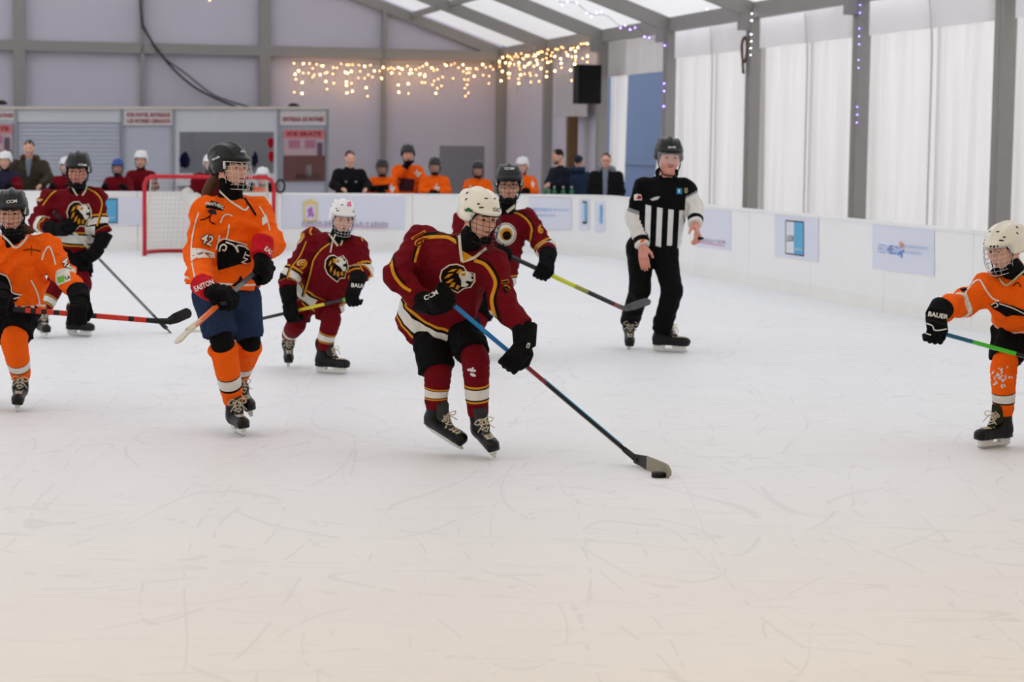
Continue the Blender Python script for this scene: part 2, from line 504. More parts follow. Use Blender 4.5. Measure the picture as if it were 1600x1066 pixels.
# ---- floor: ice sheet inside the boards, matting around it
HB, HR = .93, .97
Bp = Vector(((450 - 800) / FPX * 34.85, 34.85, 0))          # a point at the foot of the far boards
Rp = Vector((9.54 - .2353 * 26.3, 26.3, 0))                 # a point at the foot of the right boards
def meet(p, d, q, e):
    k = ((q.x - p.x) * e.y - (q.y - p.y) * e.x) / (d.x * e.y - d.y * e.x); return p + d * k
CB = meet(Bp, W, Rp, U)
RAD = 1.8
def far_pt(t): return CB - W * t
def right_pt(s): return CB - U * s
ARC = [CB - W * RAD - U * RAD + (U * math.cos(a) + W * math.sin(a)) * RAD for a in [math.pi / 2 * i / 12 for i in range(13)]]
fl = mk('floor', [far_pt(22) - U * 0, CB + U * .0, CB - U * 42, CB - W * 22 - U * 42], [(3, 2, 1, 0)], ice_material(), smooth=False)
tag(fl, 'white ice of the rink scratched by skates', None, kind='structure')
g2 = MB().box(T(30, 5, -.06), W * 60, U * 60, Zv * .05).build('floor_surround', mat('paving', (170, 168, 165), .9, .2, .2, 5, .1))
tag(g2, 'pale grey paving around and outside the rink', None, kind='structure')

# ---- ceiling: rafters, purlins and translucent roof sheets
ceil = thing('ceiling', 'white translucent tent roof on grey rafters', None, T(30, 0, EAVE), kind='structure')
NB = 15
rp_mesh = None
for i in range(NB + 1):
    s = 5.0 * i
    for sgn in (1, -1):
        a = T(s, 0 if sgn == 1 else 2 * HALF, EAVE + .05); b = T(s, HALF, EAVE + .05 + HALF * PITCHR)
        d = (b - a); n = d.cross(U).normalized()
        if n.z < 0: n = -n
        if sgn == 1 or i % 2 == 0:
            MB().box((a + b) / 2, d / 2, U * .075, n * .14).build('rafter', M_ALU, ceil)
for k in range(0, 6):
    t = 2.45 * k; z = EAVE + .12 + t * PITCHR
    for i in range(NB):
        MB().box(T(5 * i + 2.5, t, z), U * 2.42, W * .05, Zv * (.07 if k else .09)).build('purlin', M_ALU, ceil)
for i in range(NB):
    for sgn in (1, -1):
        t0 = -.1 if sgn == 1 else 2 * HALF + .1
        pts = [T(5 * i, t0, EAVE + .24), T(5 * i + 5, t0, EAVE + .24), T(5 * i + 5, HALF, EAVE + .24 + HALF * PITCHR), T(5 * i, HALF, EAVE + .24 + HALF * PITCHR)]
        m_ = 10; v = []; f = []
        for a in range(m_ + 1):
            for b in range(m_ + 1):
                p = pts[0].lerp(pts[1], a / m_).lerp(pts[3].lerp(pts[2], a / m_), b / m_)
                p.z += -.06 * math.sin(math.pi * a / m_) * (1 if b not in (0, m_) else 1)
                v.append(p)
        for a in range(m_):
            for b in range(m_): f.append((a * (m_ + 1) + b, a * (m_ + 1) + b + 1, (a + 1) * (m_ + 1) + b + 1, (a + 1) * (m_ + 1) + b))
        mk('roof_panel', v, f, M_ROOF if i < 10 else M_ROOF2, ceil)

# ---- back gable wall: sheets between columns
wb = thing('wall_back', 'grey sheeted gable wall of the tent with aluminium columns', None, T(0, 6, 0), kind='structure')
bays = [0, 3.2, 6.33, 9.47, 12.54, 15.7, 18.9, 22.0, 25.4]
for a, b in zip(bays[:-1], bays[1:]):
    def top(t): return EAVE + .36 + (t if t < HALF else 2 * HALF - t) * PITCHR
    mid = [T(-.06, HALF, top(HALF))] if a < HALF < b else []
    MB().prism([T(-.06, a, 0), T(-.06, a, top(a))] + mid + [T(-.06, b, top(b)), T(-.06, b, 0)], U * .02).build('wall_sheet', M_GABLE, wb)
for i, t in enumerate(bays):
    w_ = .15 if i % 2 == 0 else .05
    tp = EAVE + (t if t < HALF else 2 * HALF - t) * PITCHR
    MB().box(T(.06, t, tp / 2), W * w_, U * .1, Zv * tp / 2).build('column', M_ALU, wb)
for a, b in zip(bays[0::2][:-1], bays[0::2][1:]):
    MB().box(T(.1, (a + b) / 2, EAVE - .02), W * ((b - a) / 2 - .15), U * .06, Zv * .13).build('beam', M_ALU, wb)

# ---- gable added behind the camera: dull sheets that cut light on the near ice
wf = thing('wall_front_added', 'pale gable sheets added behind the camera to dim the near ice', None, T(5 * NB, HALF, 0), kind='structure')
for a, b in ((0, HALF), (HALF, 2 * HALF)):
    MB().add([T(5 * NB, a, 0), T(5 * NB, b, 0), T(5 * NB, b, EAVE + .3 + (HALF * PITCHR if b == HALF else 0)), T(5 * NB, a, EAVE + .3 + (HALF * PITCHR if a == HALF else 0))], [(0, 1, 2, 3)]).build('wall_sheet', M_FRONT, wf)
# ---- right wall: columns and eave beams; the curtains hang between them
wr = thing('wall_right', 'row of grey tent columns along the right side', None, T(25, 0, 0), kind='structure')
for i in range(NB + 1):
    o = MB().box(T(5 * i, 0, EAVE / 2), W * .1, U * .125, Zv * (EAVE / 2 + .05)).box(T(5 * i, .101, EAVE / 2), W * .004, U * .05, Zv * EAVE / 2).build('column', M_ALU, wr)
    MB().box(T(5 * i, .16, EAVE - .12), W * .12, U * .09, Zv * .16).build('bracket', M_ALU, wr)
for i in range(NB):
    MB().box(T(5 * i + 2.5, .0, EAVE + .02), U * 2.36, W * .07, Zv * .09).build('beam', M_ALU, wr)
# left side and far continuation: plain translucent side sheets
wl = thing('wall_left', 'white translucent side sheets of the tent', None, T(30, 2 * HALF, 0), kind='structure')
for i in range(NB):
    MB().add([T(5 * i, 2 * HALF, 0), T(5 * i + 5, 2 * HALF, 0), T(5 * i + 5, 2 * HALF, EAVE + .2), T(5 * i, 2 * HALF, EAVE + .2)], [(0, 1, 2, 3)]).build('wall_sheet', M_SHEET if i < 10 else M_ROOF2, wl)
def curtain(s0, s1, label, seed, z1=EAVE - .05, z0=0.02, t=-.16, gather=None, group='white curtains between the tent columns'):
    """hanging sheet with folds; gather(zf)->(s0,s1) pulls its edges aside"""
    rg = np.random.RandomState(seed); n, mz = 130, 22; v = []; f = []
    ph = rg.rand(4) * 6; fr = [4 + 2 * rg.rand(), 13 + 4 * rg.rand(), 29 + 6 * rg.rand()]
    for k in range(mz + 1):
        zf = k / mz; a, b = (s0, s1) if gather is None else gather(zf)
        for i in range(n + 1):
            q = i / n; am = (.03 + .03 * (1 - zf)) * (.5 + .5 * math.sin(3 * q + ph[3]))
            d = am * (math.sin(fr[0] * 2 * q + ph[0] + .4 * zf) + .6 * math.sin(fr[1] * 2 * q + ph[1] - .5 * zf) + .4 * math.sin(fr[2] * 2 * q + ph[2]))
            v.append(T(a + (b - a) * q, t - d, z0 + (z1 - z0) * zf))
    for k in range(mz):
        for i in range(n): f.append((k * (n + 1) + i, k * (n + 1) + i + 1, (k + 1) * (n + 1) + i + 1, (k + 1) * (n + 1) + i))
    o = mk('curtain', v, f, M_CURT)
    return tag(o, label, 'curtain', group)
for i, (la, lb) in {3: ('white curtain just right of the blue doorway, behind the referee', 'white curtain ending at the column with the coiled cable'),
                    4: ('white curtain starting right of the column with the coiled cable', 'white curtain above the blue and white board sign'),
                    5: ('wide white curtain above the light blue lettered board sign', 'wide white curtain left of the rightmost column'),
                    6: ('white curtain at the right edge of the picture, behind the orange player', None)}.items():
    cu_ = curtain(5 * i - .6, 5 * i + 2.55, la, i * 3, t=-.26)
    if lb: curtain(5 * i + 2.42, 5 * i + 5.06, lb, i * 3 + 1)
    else: curtain(5 * i + 2.42, 5 * i + 5.06, 'white curtain beyond the right edge of the picture', i * 3 + 1)
    v = MB(); v.add([T(5 * i + .15, -.06, EAVE - .05), T(5 * i + 4.85, -.06, EAVE - .05), T(5 * i + 4.85, -.06, EAVE - .6), T(5 * i + .15, -.06, EAVE - .6)], [(0, 1, 2, 3)])
    o = v.build('valance', M_VAL); tag(o, ['short white valance over the curtains right of the doorway', 'short white valance over the curtains right of the coiled cable', 'short white valance over the widest pair of curtains', 'short white valance at the right edge of the picture'][i - 3], 'valance', 'valances over the curtains')
    # the seam cord where two sheets overlap
    o = MB().tube([T(5 * i + 2.5 + .18 * max(0, (z - 3) / 1.1) ** 2 * (-1), -.07, z) for z in [.05 + 3.95 * k / 14 for k in range(15)]], .016, 6).build('seam_cord', mat('cord_grey', (215, 213, 215), .8), cu_)
for i in range(7, NB):
    MB().add([T(5 * i, -.1, 0), T(5 * i + 5, -.1, 0), T(5 * i + 5, -.1, EAVE), T(5 * i, -.1, EAVE)], [(0, 1, 2, 3)]).build('wall_sheet', M_SHEET if i < 10 else M_ROOF2, wr)
# bays nearest the back corner: sheets, and a doorway with parted drapes
for i in (0, 1):
    MB().add([T(5 * i, -.1, 0), T(5 * i + 5, -.1, 0), T(5 * i + 5, -.1, EAVE), T(5 * i, -.1, EAVE)], [(0, 1, 2, 3)]).build('wall_sheet', M_GABLE, wr)
curtain(10.1, 12, 'white drape pulled back left of the blue doorway, beside the loudspeaker', 40, gather=lambda z: (10.15, 11.55 - .25 * (1 - z)), group=None)
curtain(13, 14.9, 'white drape pulled back right of the blue doorway, behind the referee', 41, z1=3.0, gather=lambda z: (13.6 + 1.0 * max(0, z - .35) / .65 - .1, 14.88), group=None)
o = MB().box(T(12.5, -.1, EAVE - .45), U * 2.35, W * .008, Zv * .38).build('door_header', M_CURT); tag(o, 'white fabric header above the blue doorway', 'header')
o = MB().box(T(-24, -5.0, 4.5), U * 31, W * .2, Zv * 4.5).build('building_facade', mat('blue_facade', (58, 82, 120), .6, .3, 0, vary=.12, vscale=.5))
tag(o, 'blue facade outside seen through the doorway in the tent wall', 'facade')
fo = o
MB().box(T(-24, -4.77, 1.3), U * 31, W * .03, Zv * .08).build('facade_rail', mat('facade_rail_blue', (60, 84, 120), .6), fo)

# ---- rink boards: panels with joints, cap rail and kick strip
M_BOARD = mat('board_plastic', (244, 243, 242), .45, .4, .03, 20, .025, vscale=1.5)
M_KICK = mat('kick_strip', (241, 240, 236), .5, .4, .1, 30, .05, vscale=3)
M_CAP = mat('board_cap', (240, 240, 240), .5)
def board_run(name, label, plan, h, loc, step):
    root = thing(name, label, None, loc, kind='structure')
    panels = []
    for pts, hs in plan:
        def strip(off0, off1, z0, z1, nm, m_):
            v = []; f = []
            for i, p in enumerate(pts):
                a = pts[max(0, i - 1)]; b = pts[min(len(pts) - 1, i + 1)]
                d = (b - a).normalized(); n = Vector((-d.y, d.x, 0))          # outwards
                zz = z1(i) if callable(z1) else z1
                v += [p + n * off0 + Zv * z0, p + n * off0 + Zv * zz, p + n * off1 + Zv * zz, p + n * off1 + Zv * z0]
            for i in range(len(pts) - 1):
                for k in range(4): f.append((4 * i + k, 4 * i + (k + 1) % 4, 4 * i + 4 + (k + 1) % 4, 4 * i + 4 + k))
            e = 4 * (len(pts) - 1); f += [(3, 2, 1, 0), (e, e + 1, e + 2, e + 3)]
            return mk(nm, v, f, m_, root, False)
        zt = (lambda i: hs[0] + (hs[1] - hs[0]) * i / (len(pts) - 1))
        panels.append(strip(0, .05, 0, zt, 'board_panel', M_BOARD))
        strip(-.003, .0, 0, .15, 'kick_strip', M_KICK)
        v = strip(-.012, .062, 0, zt, 'cap_rail', M_CAP)
        for q in v.data.vertices:                                         # lift the rail's foot to the top of the panel
            if q.co.z + ORG[root].z < .01: q.co.z = 10
        zs_ = [q.co.z for q in v.data.vertices if q.co.z < 9]
        for k in range(0, len(v.data.vertices), 4):
            v.data.vertices[k].co.z = v.data.vertices[k + 1].co.z - .03; v.data.vertices[k + 3].co.z = v.data.vertices[k + 2].co.z - .03
            v.data.vertices[k + 1].co.z += .006; v.data.vertices[k + 2].co.z += .006
    return root, panels
plan = []
step = 2.2
t = 16.0
while t > RAD + .01:
    t2 = max(RAD, t - step)
    a, b = far_pt(t), far_pt(t2); d = (b - a).normalized() * .003
    plan.append(([a + d, b - d], (HB, HB))); t = t2
wall_far, far_panels = board_run('wall_rink_back', 'white rink boards across the far end', plan, HB, CB - W * 8, step)
plan = [(ARC[:7], (HB, HB + .02)), (ARC[6:], (HB + .02, HR))]
s = RAD
while s < 34:
    a, b = right_pt(s), right_pt(s + step); d = (b - a).normalized() * .003
    plan.append(([a + d, b - d], (HR, HR))); s += step
wall_rt, right_panels = board_run('wall_rink_right', 'white rink boards along the right side, curving into the far end', plan, HR, CB - U * 8, step)

# ---- printed panels on the boards
PANELS = far_panels + right_panels
def sign(label, rect, shapes, base=(222, 224, 238)):
    """flat printed panel on the boards; rect = four picture corners"""
    c = (sum(p[0] for p in rect) / 4, sum(p[1] for p in rect) / 4)
    tr = bv(PANELS); loc, nrm, _, _ = tr.ray_cast(C0, ray(*c).normalized())
    root = thing('board_sign', label, 'sign', loc)
    if base: wrap([poly2(rect)], PANELS, mat('sign_vinyl_%d_%d_%d' % base, base, .5, .3), root, 'backing', .012, 30, maxlen=9)
    for i, (nm, shp, col) in enumerate(shapes):
        for one in shp: wrap([one], PANELS, mat('print_%s' % (col if isinstance(col, str) else '%d_%d_%d' % col), col, .5, .3), root, nm, .02 + .006 * i, 12, maxlen=9)
    return root
def quad(x0, y0, x1, y1, sk=0): return [(x0, y0), (x1, y0 + sk), (x1, y1 + sk), (x0, y1)]
LB, LBD = (88, 170, 212), (60, 66, 76)
sign('blue and grey city sign left on the far boards beside the net', quad(146, 308, 222, 352), [
    ('border', [poly2(quad(162, 310, 184, 349))], LBD), ('blue_field', [poly2(quad(163, 312, 182.5, 347))], LB), ('lettering', [text2('LEON', (165, 342), (178, 342), 3)], 'white')])
crest = [('crest_gold', [poly2([(473, 316), (480, 313), (485, 310), (490, 313), (497, 316), (496, 345), (485, 349), (474, 345)])], (226, 205, 140)),
         ('crest_field', [poly2([(477, 320), (493, 320), (493, 341), (485, 345), (477, 341)])], (222, 214, 226)),
         ('crest_lion', [poly2([(480, 341), (482, 333), (480, 328), (483, 326), (486, 323), (489, 326), (488, 331), (491, 335), (489, 341), (486, 337)])], (170, 110, 190)),
         ('lettering', [text2('JUNTA DE CASTILLA Y LEON', (472, 351), (606, 353.5), 6, .01)], (150, 145, 165)),
         ('underline', [ribbon2([(472, 353), (606, 355.5)], 1.6)], (212, 150, 190))]
sign('pale sign with a gold and purple crest on the far boards', quad(441, 304, 632, 356, 2), crest)
sign('pale sign with faint blue lettering at the right end of the far boards', quad(826, 309, 893, 358, 1), [
    ('lettering', [text2('FEDHIELO', (832, 330), (862, 330.5), 5), text2('DEPORTES DE HIELO', (864, 329), (889, 329.5), 2.5), text2('FEDERACION', (834, 338), (868, 338.5), 3)], (140, 176, 222))])
for x, lab in ((913.5, 'narrow blue sign on the curved corner boards, left of two'), (938, 'narrow blue sign on the curved corner boards, right of two')):
    y = 314 + (x - 913) * .13
    sign(lab, quad(x - 9, y - 3, x + 8, y + 44, 1), [('border', [poly2(quad(x - 3.6, y, x + 3.6, y + 36, .4))], LBD), ('field', [poly2(quad(x - 3.2, y + 3, x + 3.2, y + 32, .4))], (214, 222, 236)),
         ('blue_field', [poly2(quad(x - 1.0, y + 3, x + 3.2, y + 32, .4))], (110, 178, 214))])
sign('pale sign with pink underlined lettering behind the referee hand', [(1088, 326), (1142, 330), (1142, 392), (1088, 386)], [
    ('lettering', [text2('CASTILLA Y LEON', (1092, 377), (1133, 381), 5)], (150, 140, 165)), ('underline', [ribbon2([(1092, 379), (1132, 384)], 2.2)], (214, 150, 190))])
sign('pale sign with a square blue and white city emblem on the right boards', [(1210, 335), (1279, 341), (1279, 410), (1210, 401)], [
    ('border', [poly2([(1227, 343.5), (1256, 346), (1256, 401), (1227, 397)])], LBD), ('field', [poly2([(1228.3, 346), (1240.3, 347), (1240.3, 396.5), (1228.3, 395)])], (226, 226, 234)),
    ('blue_field', [poly2([(1240.3, 347), (1255, 348.3), (1255, 398.4), (1240.3, 396.5)])], LB), ('lettering', [text2('LEON', (1229, 377), (1239.6, 378), 10, .0)], (60, 60, 66)),
    ('small_lettering', [text2('AYTO', (1242, 391), (1253, 392), 3)], 'white')])
fl_s = [('lettering', [text2('FED', (1371, 395), (1384, 396.2), 14, -.01)], (120, 165, 225)), ('bold_lettering', [text2('HIELO', (1385.5, 396.3), (1401, 397.6), 14, .005)], (70, 130, 215))]
for k in range(6):
    a = math.pi / 3 * k + .3; c = (1407, 390)
    fl_s.append(('snowflake', [ribbon2([(c[0] + 2 * math.cos(a), c[1] + 3.5 * math.sin(a)), (c[0] + 6 * math.cos(a), c[1] + 13 * math.sin(a))], 2.4)], [(70, 130, 215), (90, 150, 225), (70, 130, 215), (110, 160, 225), (232, 160, 110), (214, 120, 110)][k]))
fl_s.append(('small_lettering', [text2('REAL FEDERACION ESPANOLA', (1414, 387), (1450, 390), 3.5), text2('DEPORTES DE HIELO', (1414, 396), (1440, 398), 3.5)], (150, 186, 228)))
sign('pale sign with blue lettering and a snowflake mark on the right boards', [(1363, 349), (1460, 357), (1460, 432), (1363, 420)], fl_s)

# ---- goal
g0 = gnd(226, 400); gd = W * 1.95; gw = 1.95
goal = thing('hockey_goal', 'red framed hockey goal with white netting behind the tall orange player', 'goal', g0 + gd / 2)
M_RED = mat('goal_red', (200, 26, 44), .4, .4)
gh = 1.2
fr = [g0] + [g0 + Zv * (gh - .12)] + [g0 + W * .04 + Zv * (gh - .035)] + [g0 + W * .13 + Zv * gh] + [g0 + gd - W * .13 + Zv * gh, g0 + gd - W * .04 + Zv * (gh - .035), g0 + gd + Zv * (gh - .12), g0 + gd]
MB().tube(fr, .032, 10).build('front_frame', M_RED, goal, True)
bk = [g0 + Zv * .03, g0 + U * .55 + W * .05 + Zv * .03, g0 + U * .95 + W * .35 + Zv * .03, g0 + U * 1.0 + gd / 2 + Zv * .03, g0 + U * .95 + gd - W * .35 + Zv * .03, g0 + U * .55 + gd - W * .05 + Zv * .03, g0 + gd + Zv * .03]
MB().tube(spline(bk, 5), .03, 8).build('base_frame', M_RED, goal, True)
tb = [g0 + W * .1 + Zv * gh, g0 + U * .35 + W * .2 + Zv * gh, g0 + U * .5 + gd / 2 + Zv * gh, g0 + U * .35 + gd - W * .2 + Zv * gh, g0 + gd - W * .1 + Zv * gh]
tbs = spline(tb, 8); bks = spline(bk, 6)
MB().tube(tbs, .022, 8).build('top_frame', M_RED, goal, True)
def along(P, f):
    q = f * (len(P) - 1); i = min(int(q), len(P) - 2); return P[i].lerp(P[i + 1], q - i)
nm = MB(); NV, NH = 46, 16
for i in range(NV + 1):
    f = i / NV; nm.tube([along(bks, f).lerp(along(tbs, f), k / 4) + U * .05 * math.sin(math.pi * k / 4) for k in range(5)], .0035, 3, cap=False)
for k in range(1, NH):
    f = k / NH; nm.tube([along(bks, i / 30).lerp(along(tbs, i / 30), f) + U * .05 * math.sin(math.pi * f) for i in range(31)], .0035, 3, cap=False)
for i in range(1, 8): nm.tube([along(tbs, .5 - .5 * i / 8), along(tbs, .5 + .5 * i / 8)], .0035, 3, cap=False)
for i in range(1, 24): nm.tube([along(tbs, i / 24), Vector((0, 0, 0)) + fr[3].lerp(fr[4], i / 24)], .0035, 3, cap=False)
nt_ = nm.build('netting', mat('net_cord', (222, 218, 205), .8), goal); nt_['kind'] = 'stuff'

# ---- rental booth along the back wall
SB = 2.7
bp0 = T(SB, 0, 0)
def pb(x, y, off=0): return on_plane(x, y, bp0 - U * off, U)
booth = thing('rental_booth', 'long grey skate rental booth with signs along the back wall', 'booth', T(SB, 9.5, 0))
M_BW = mat('booth_white', (210, 212, 220), .6, .3, 0, vary=.03); M_BG = mat('booth_panel', (188, 193, 206), .6, .3, 0, vary=.04); M_BP = mat('booth_post', (150, 154, 160), .5, .4)
def brect(x0, y0, x1, y1, nm, m, off=0, th=.02, parent=booth, z0=None):
    a = pb(x0, (y0 + y1) / 2, off); b = pb(x1, (y0 + y1) / 2, off)
    zt = pb((x0 + x1) / 2, y0, off).z; zb = pb((x0 + x1) / 2, y1, off).z if z0 is None else z0
    c = (a + b) / 2; c.z = (zt + zb) / 2
    return MB().box(c, (b - a) * .5, U * th, Zv * ((zt - zb) / 2)).build(nm, m, parent)
for x in (-78, 25, 191, 271, 435, 511):
    brect(x - 2.2, 168, x + 2.2, 300, 'post', M_BP, .04, .05, z0=0)
for x0, x1 in ((-76, 23), (27, 189), (193, 269), (273, 433), (437, 509)):
    brect(x0, 171, x1, 193 if x0 != 27 else 191, 'fascia', M_BW, .02)
brect(-80, 166.5, 513, 170.5, 'top_rail', mat('booth_rail', (214, 204, 196), .6), .05, .06)
sh = brect(27, 191, 189, 300, 'shutter', M_BG, -.03, .02, z0=0)
for k in range(14):
    y = 194 + 6.3 * k; brect(28, y, 188, y + 5.2, 'slat', M_BG, 0, .014, sh)
brect(193, 193, 269, 300, 'panel', M_BG, 0, z0=0)
brect(437, 193, 509, 300, 'panel', M_BG, 0, z0=0); brect(-76, 193, 23, 300, 'panel', M_BG, 0, z0=0)
brect(273, 193, 433, 206, 'lintel', M_BW, .03); brect(273, 206, 280, 300, 'jamb', M_BW, .03, z0=0); brect(428, 206, 433, 300, 'jamb', M_BW, .03, z0=0)
brect(274, 290, 432, 300, 'counter', M_BW, .05, .12, z0=.95)
bk_ = T(SB - 1.8, 0, 0)
MB().box(T(.75, 7.6, 1.3), W * 1.6, U * .02, Zv * 1.3).build('back_panel', mat('booth_inside', (150, 152, 158), .7), booth)
for x in (300, 345):
    brect(x, 200, x + 1.5, 290, 'inner_post', M_BP, -1.0, .03, z0=0)
def booth_sign(x0, y0, x1, y1, lines, nm='sign_board', hgt=5):
    s_ = brect(x0, y0, x1, y1, nm, mat('sign_white', (214, 208, 210), .6), .06, .015)
    for (txt, ya, xa, xb, h) in lines:
        v, f, w_ = glyphs(txt, .03)
        a = pb(xa, ya, .085); b = pb(xb, ya, .085); hh = h * a.y / FPX
        VV = [a + (b - a) * (q[0] / w_) + Zv * (q[1] / .7 * hh) for q in v]
        mk('lettering', VV, f, mat('sign_red', (150, 40, 50), .6), s_, False)
booth_sign(192.5, 171, 270, 196, [('POR FAVOR, ENTREGUE', 182.5, 198, 265.5, 6), ('LOS PATINES CERRADOS', 192, 198, 266, 6)])
booth_sign(437, 174, 510, 196, [('ENTREGA DE PATINES', 189.5, 442, 506, 6.5)])
booth_sign(-60, 172, 23, 188, [('RECOGIDA DE PATINES', 183, -52, 21, 5.5)])
def poster(x0, y0, x1, y1, title):
    s_ = brect(x0, y0, x1, y1, 'poster', mat('poster_ground', (196, 168, 176), .6), .06, .012)
    def pr(a, b, c, d, col, nm): brect(x0 + (x1 - x0) * a, y0 + (y1 - y0) * b, x0 + (x1 - x0) * c, y0 + (y1 - y0) * d, nm, mat('poster_%d_%d_%d' % col, col, .6), .075, .006, s_)
    pr(0, 0, 1, .16, (214, 128, 134), 'title_band'); pr(.12, .2, .4, .36, (178, 120, 142), 'skate_picture'); pr(.52, .2, .78, .36, (178, 120, 142), 'skate_picture')
    pr(.82, .25, .95, .5, (96, 84, 104), 'figure_picture'); pr(0, .5, 1, 1, (112, 74, 72), 'photo_field'); pr(.3, .86, .9, .97, (206, 204, 214), 'ice_picture'); pr(.55, .68, .68, .9, (214, 212, 220), 'skater_picture')
    v, f, w_ = glyphs(title, .03); a = pb(x0 + 5, y0 + 9, .1); b = pb(x1 - 5, y0 + 9, .1)
    mk('lettering', [a + (b - a) * (q[0] / w_) + Zv * (q[1] / .7 * 6 * a.y / FPX) for q in v], f, mat('sign_red', (150, 40, 50)), s_, False)
poster(443, 203, 507, 283, 'ICE SKATE')
poster(-50, 195, 19, 275, 'ICE SKATE')
# seen through the opening: dark jackets on hooks
for x, y, w_, h_, lab in ((289, 238, 9, 26, 'dark blue jacket hanging at the left of the booth opening'), (398, 238, 5, 26, 'dark jacket hanging at the right of the booth opening')):
    c = pb(x, y + h_ / 2, -.6); sc_ = c.y / FPX
    V, Q = blob([ell(c, (w_ * sc_, .1, h_ / 2 * sc_)), ell(c + Zv * h_ * .3 * sc_, (w_ * .7 * sc_, .08, h_ * .25 * sc_))], .03, fold=.02, seed=3, ffreq=20)
    tag(mk('jacket', V, Q, fabric((26, 30, 58))), lab, 'jacket')
for x, y in ((423, 222), (424, 243)):
    c = pb(x, y, -.3); V, Q = blob([ell(c, (.09, .05, .12)), ell(c + Zv * -.08, (.06, .05, .1))], .03)
    tag(mk('skate_bag', V, Q, fabric('red')), 'small red bag hanging inside the booth, %s of two' % ('upper' if y < 230 else 'lower'), 'bag')
for x, y in ((459, 164.5), (2, 160)):
    c = pb(x, y, -.1); V, Q = blob([ell(c, (.13, .12, .06)), ell(c - Zv * .03, (.16, .15, .03))], .025)
    tag(mk('spotlight', V, Q, plastic('black')), 'small black lamp on top of the booth, %s' % ('above the skate return sign' if x > 100 else 'at the left edge'), 'lamp')

# ---- loudspeaker, cables, white panel and wooden post near the back right
def box_px(name, label, cat, x0, y0, x1, y1, Y, depth, m, z0=None):
    c = pix((x0 + x1) / 2, (y0 + y1) / 2, Y); sc_ = Y / FPX
    hz = (y1 - y0) / 2 * sc_
    if z0 is not None: c.z = (c.z + hz + z0) / 2; hz = pix((x0 + x1) / 2, y0, Y).z - c.z
    return c, (x1 - x0) / 2 * sc_, hz
c, hw, hz = box_px('', '', '', 899, 102, 936, 162, 47.6, .4, None)
sp = thing('loudspeaker', 'black loudspeaker hung high on the column beside the doorway', 'loudspeaker', c - Zv * hz)
MB().box(c, W * hw, U * .22, Zv * hz).build('cabinet', plastic('black', .6), sp)
MB().box(c - U * .23, W * (hw * .9), U * .012, Zv * (hz * .94)).build('grille', mat('speaker_grille', (16, 16, 17), .8, .2, .8, 90), sp)
for k in (-1, 1): MB().box(c + U * .25 + Zv * hz * .5 * k, W * .05, U * .1, Zv * .03).build('bracket', M_ALU, sp)
c, hw, hz = box_px('', '', '', 872, 115, 922, 183, 50.7, .05, None)
pn = MB().box(T(7.86, .14, c.z), U * 1.4, W * .02, Zv * hz).build('notice_panel', mat('panel_pale', (196, 190, 192), .7)); tag(pn, 'plain pale panel behind the loudspeaker', 'panel')
c, hw, hz = box_px('', '', '', 886, 182, 901, 300, 50.0, .2, None, z0=0)
wp = MB().box(c, W * hw, U * .1, Zv * hz).build('wooden_post', mat('post_wood', (112, 86, 58), .8, .2, .3, 14, .2, vscale=9)); tag(wp, 'brown wooden post standing behind the man in navy', 'post')
c, hw, hz = box_px('', '', '', 686, 228, 757, 300, 54.0, .1, None, z0=0)
gp = MB().box(c, W * hw, U * .03, Zv * hz).build('screen_panel', mat('panel_grey', (132, 128, 134), .8)); tag(gp, 'plain grey screen behind the orange bench players', 'screen')
M_CBL = mat('cable_dark', (60, 60, 64), .6)
def back(x, y): return on_plane(x, y, T(.2, 0, 0), U)
for k, pts in enumerate([[(219, -4), (221, 25), (226, 45), (246, 78), (275, 112), (305, 137), (340, 155), (372, 168)], [(222, 40), (250, 84), (290, 115), (330, 146), (365, 160), (400, 170)]]):
    o = MB().tube(spline([back(*p) for p in pts], 6), .032 if k == 0 else .022, 6).build('cable', M_CBL, smooth=True)
    tag(o, ['thick dark cable running down the gable wall above the booth', 'thinner dark cable beside the thick one on the gable wall'][k], 'cable')
cp = T(20, .13, EAVE - .62)
o = MB().tube([cp - W * .04 + U * (.14 * math.cos(a)) * (1 + .1 * math.sin(3 * a)) + Zv * (.22 * math.sin(a) - .0) for a in [i * .35 for i in range(38)]] + [cp - W * .05 - Zv * .42], .025, 6).build('cable_coil', mat('cable_brown', (96, 72, 58), .7), smooth=True)
tag(o, 'brown coiled cable hung near the top of a column', 'cable')

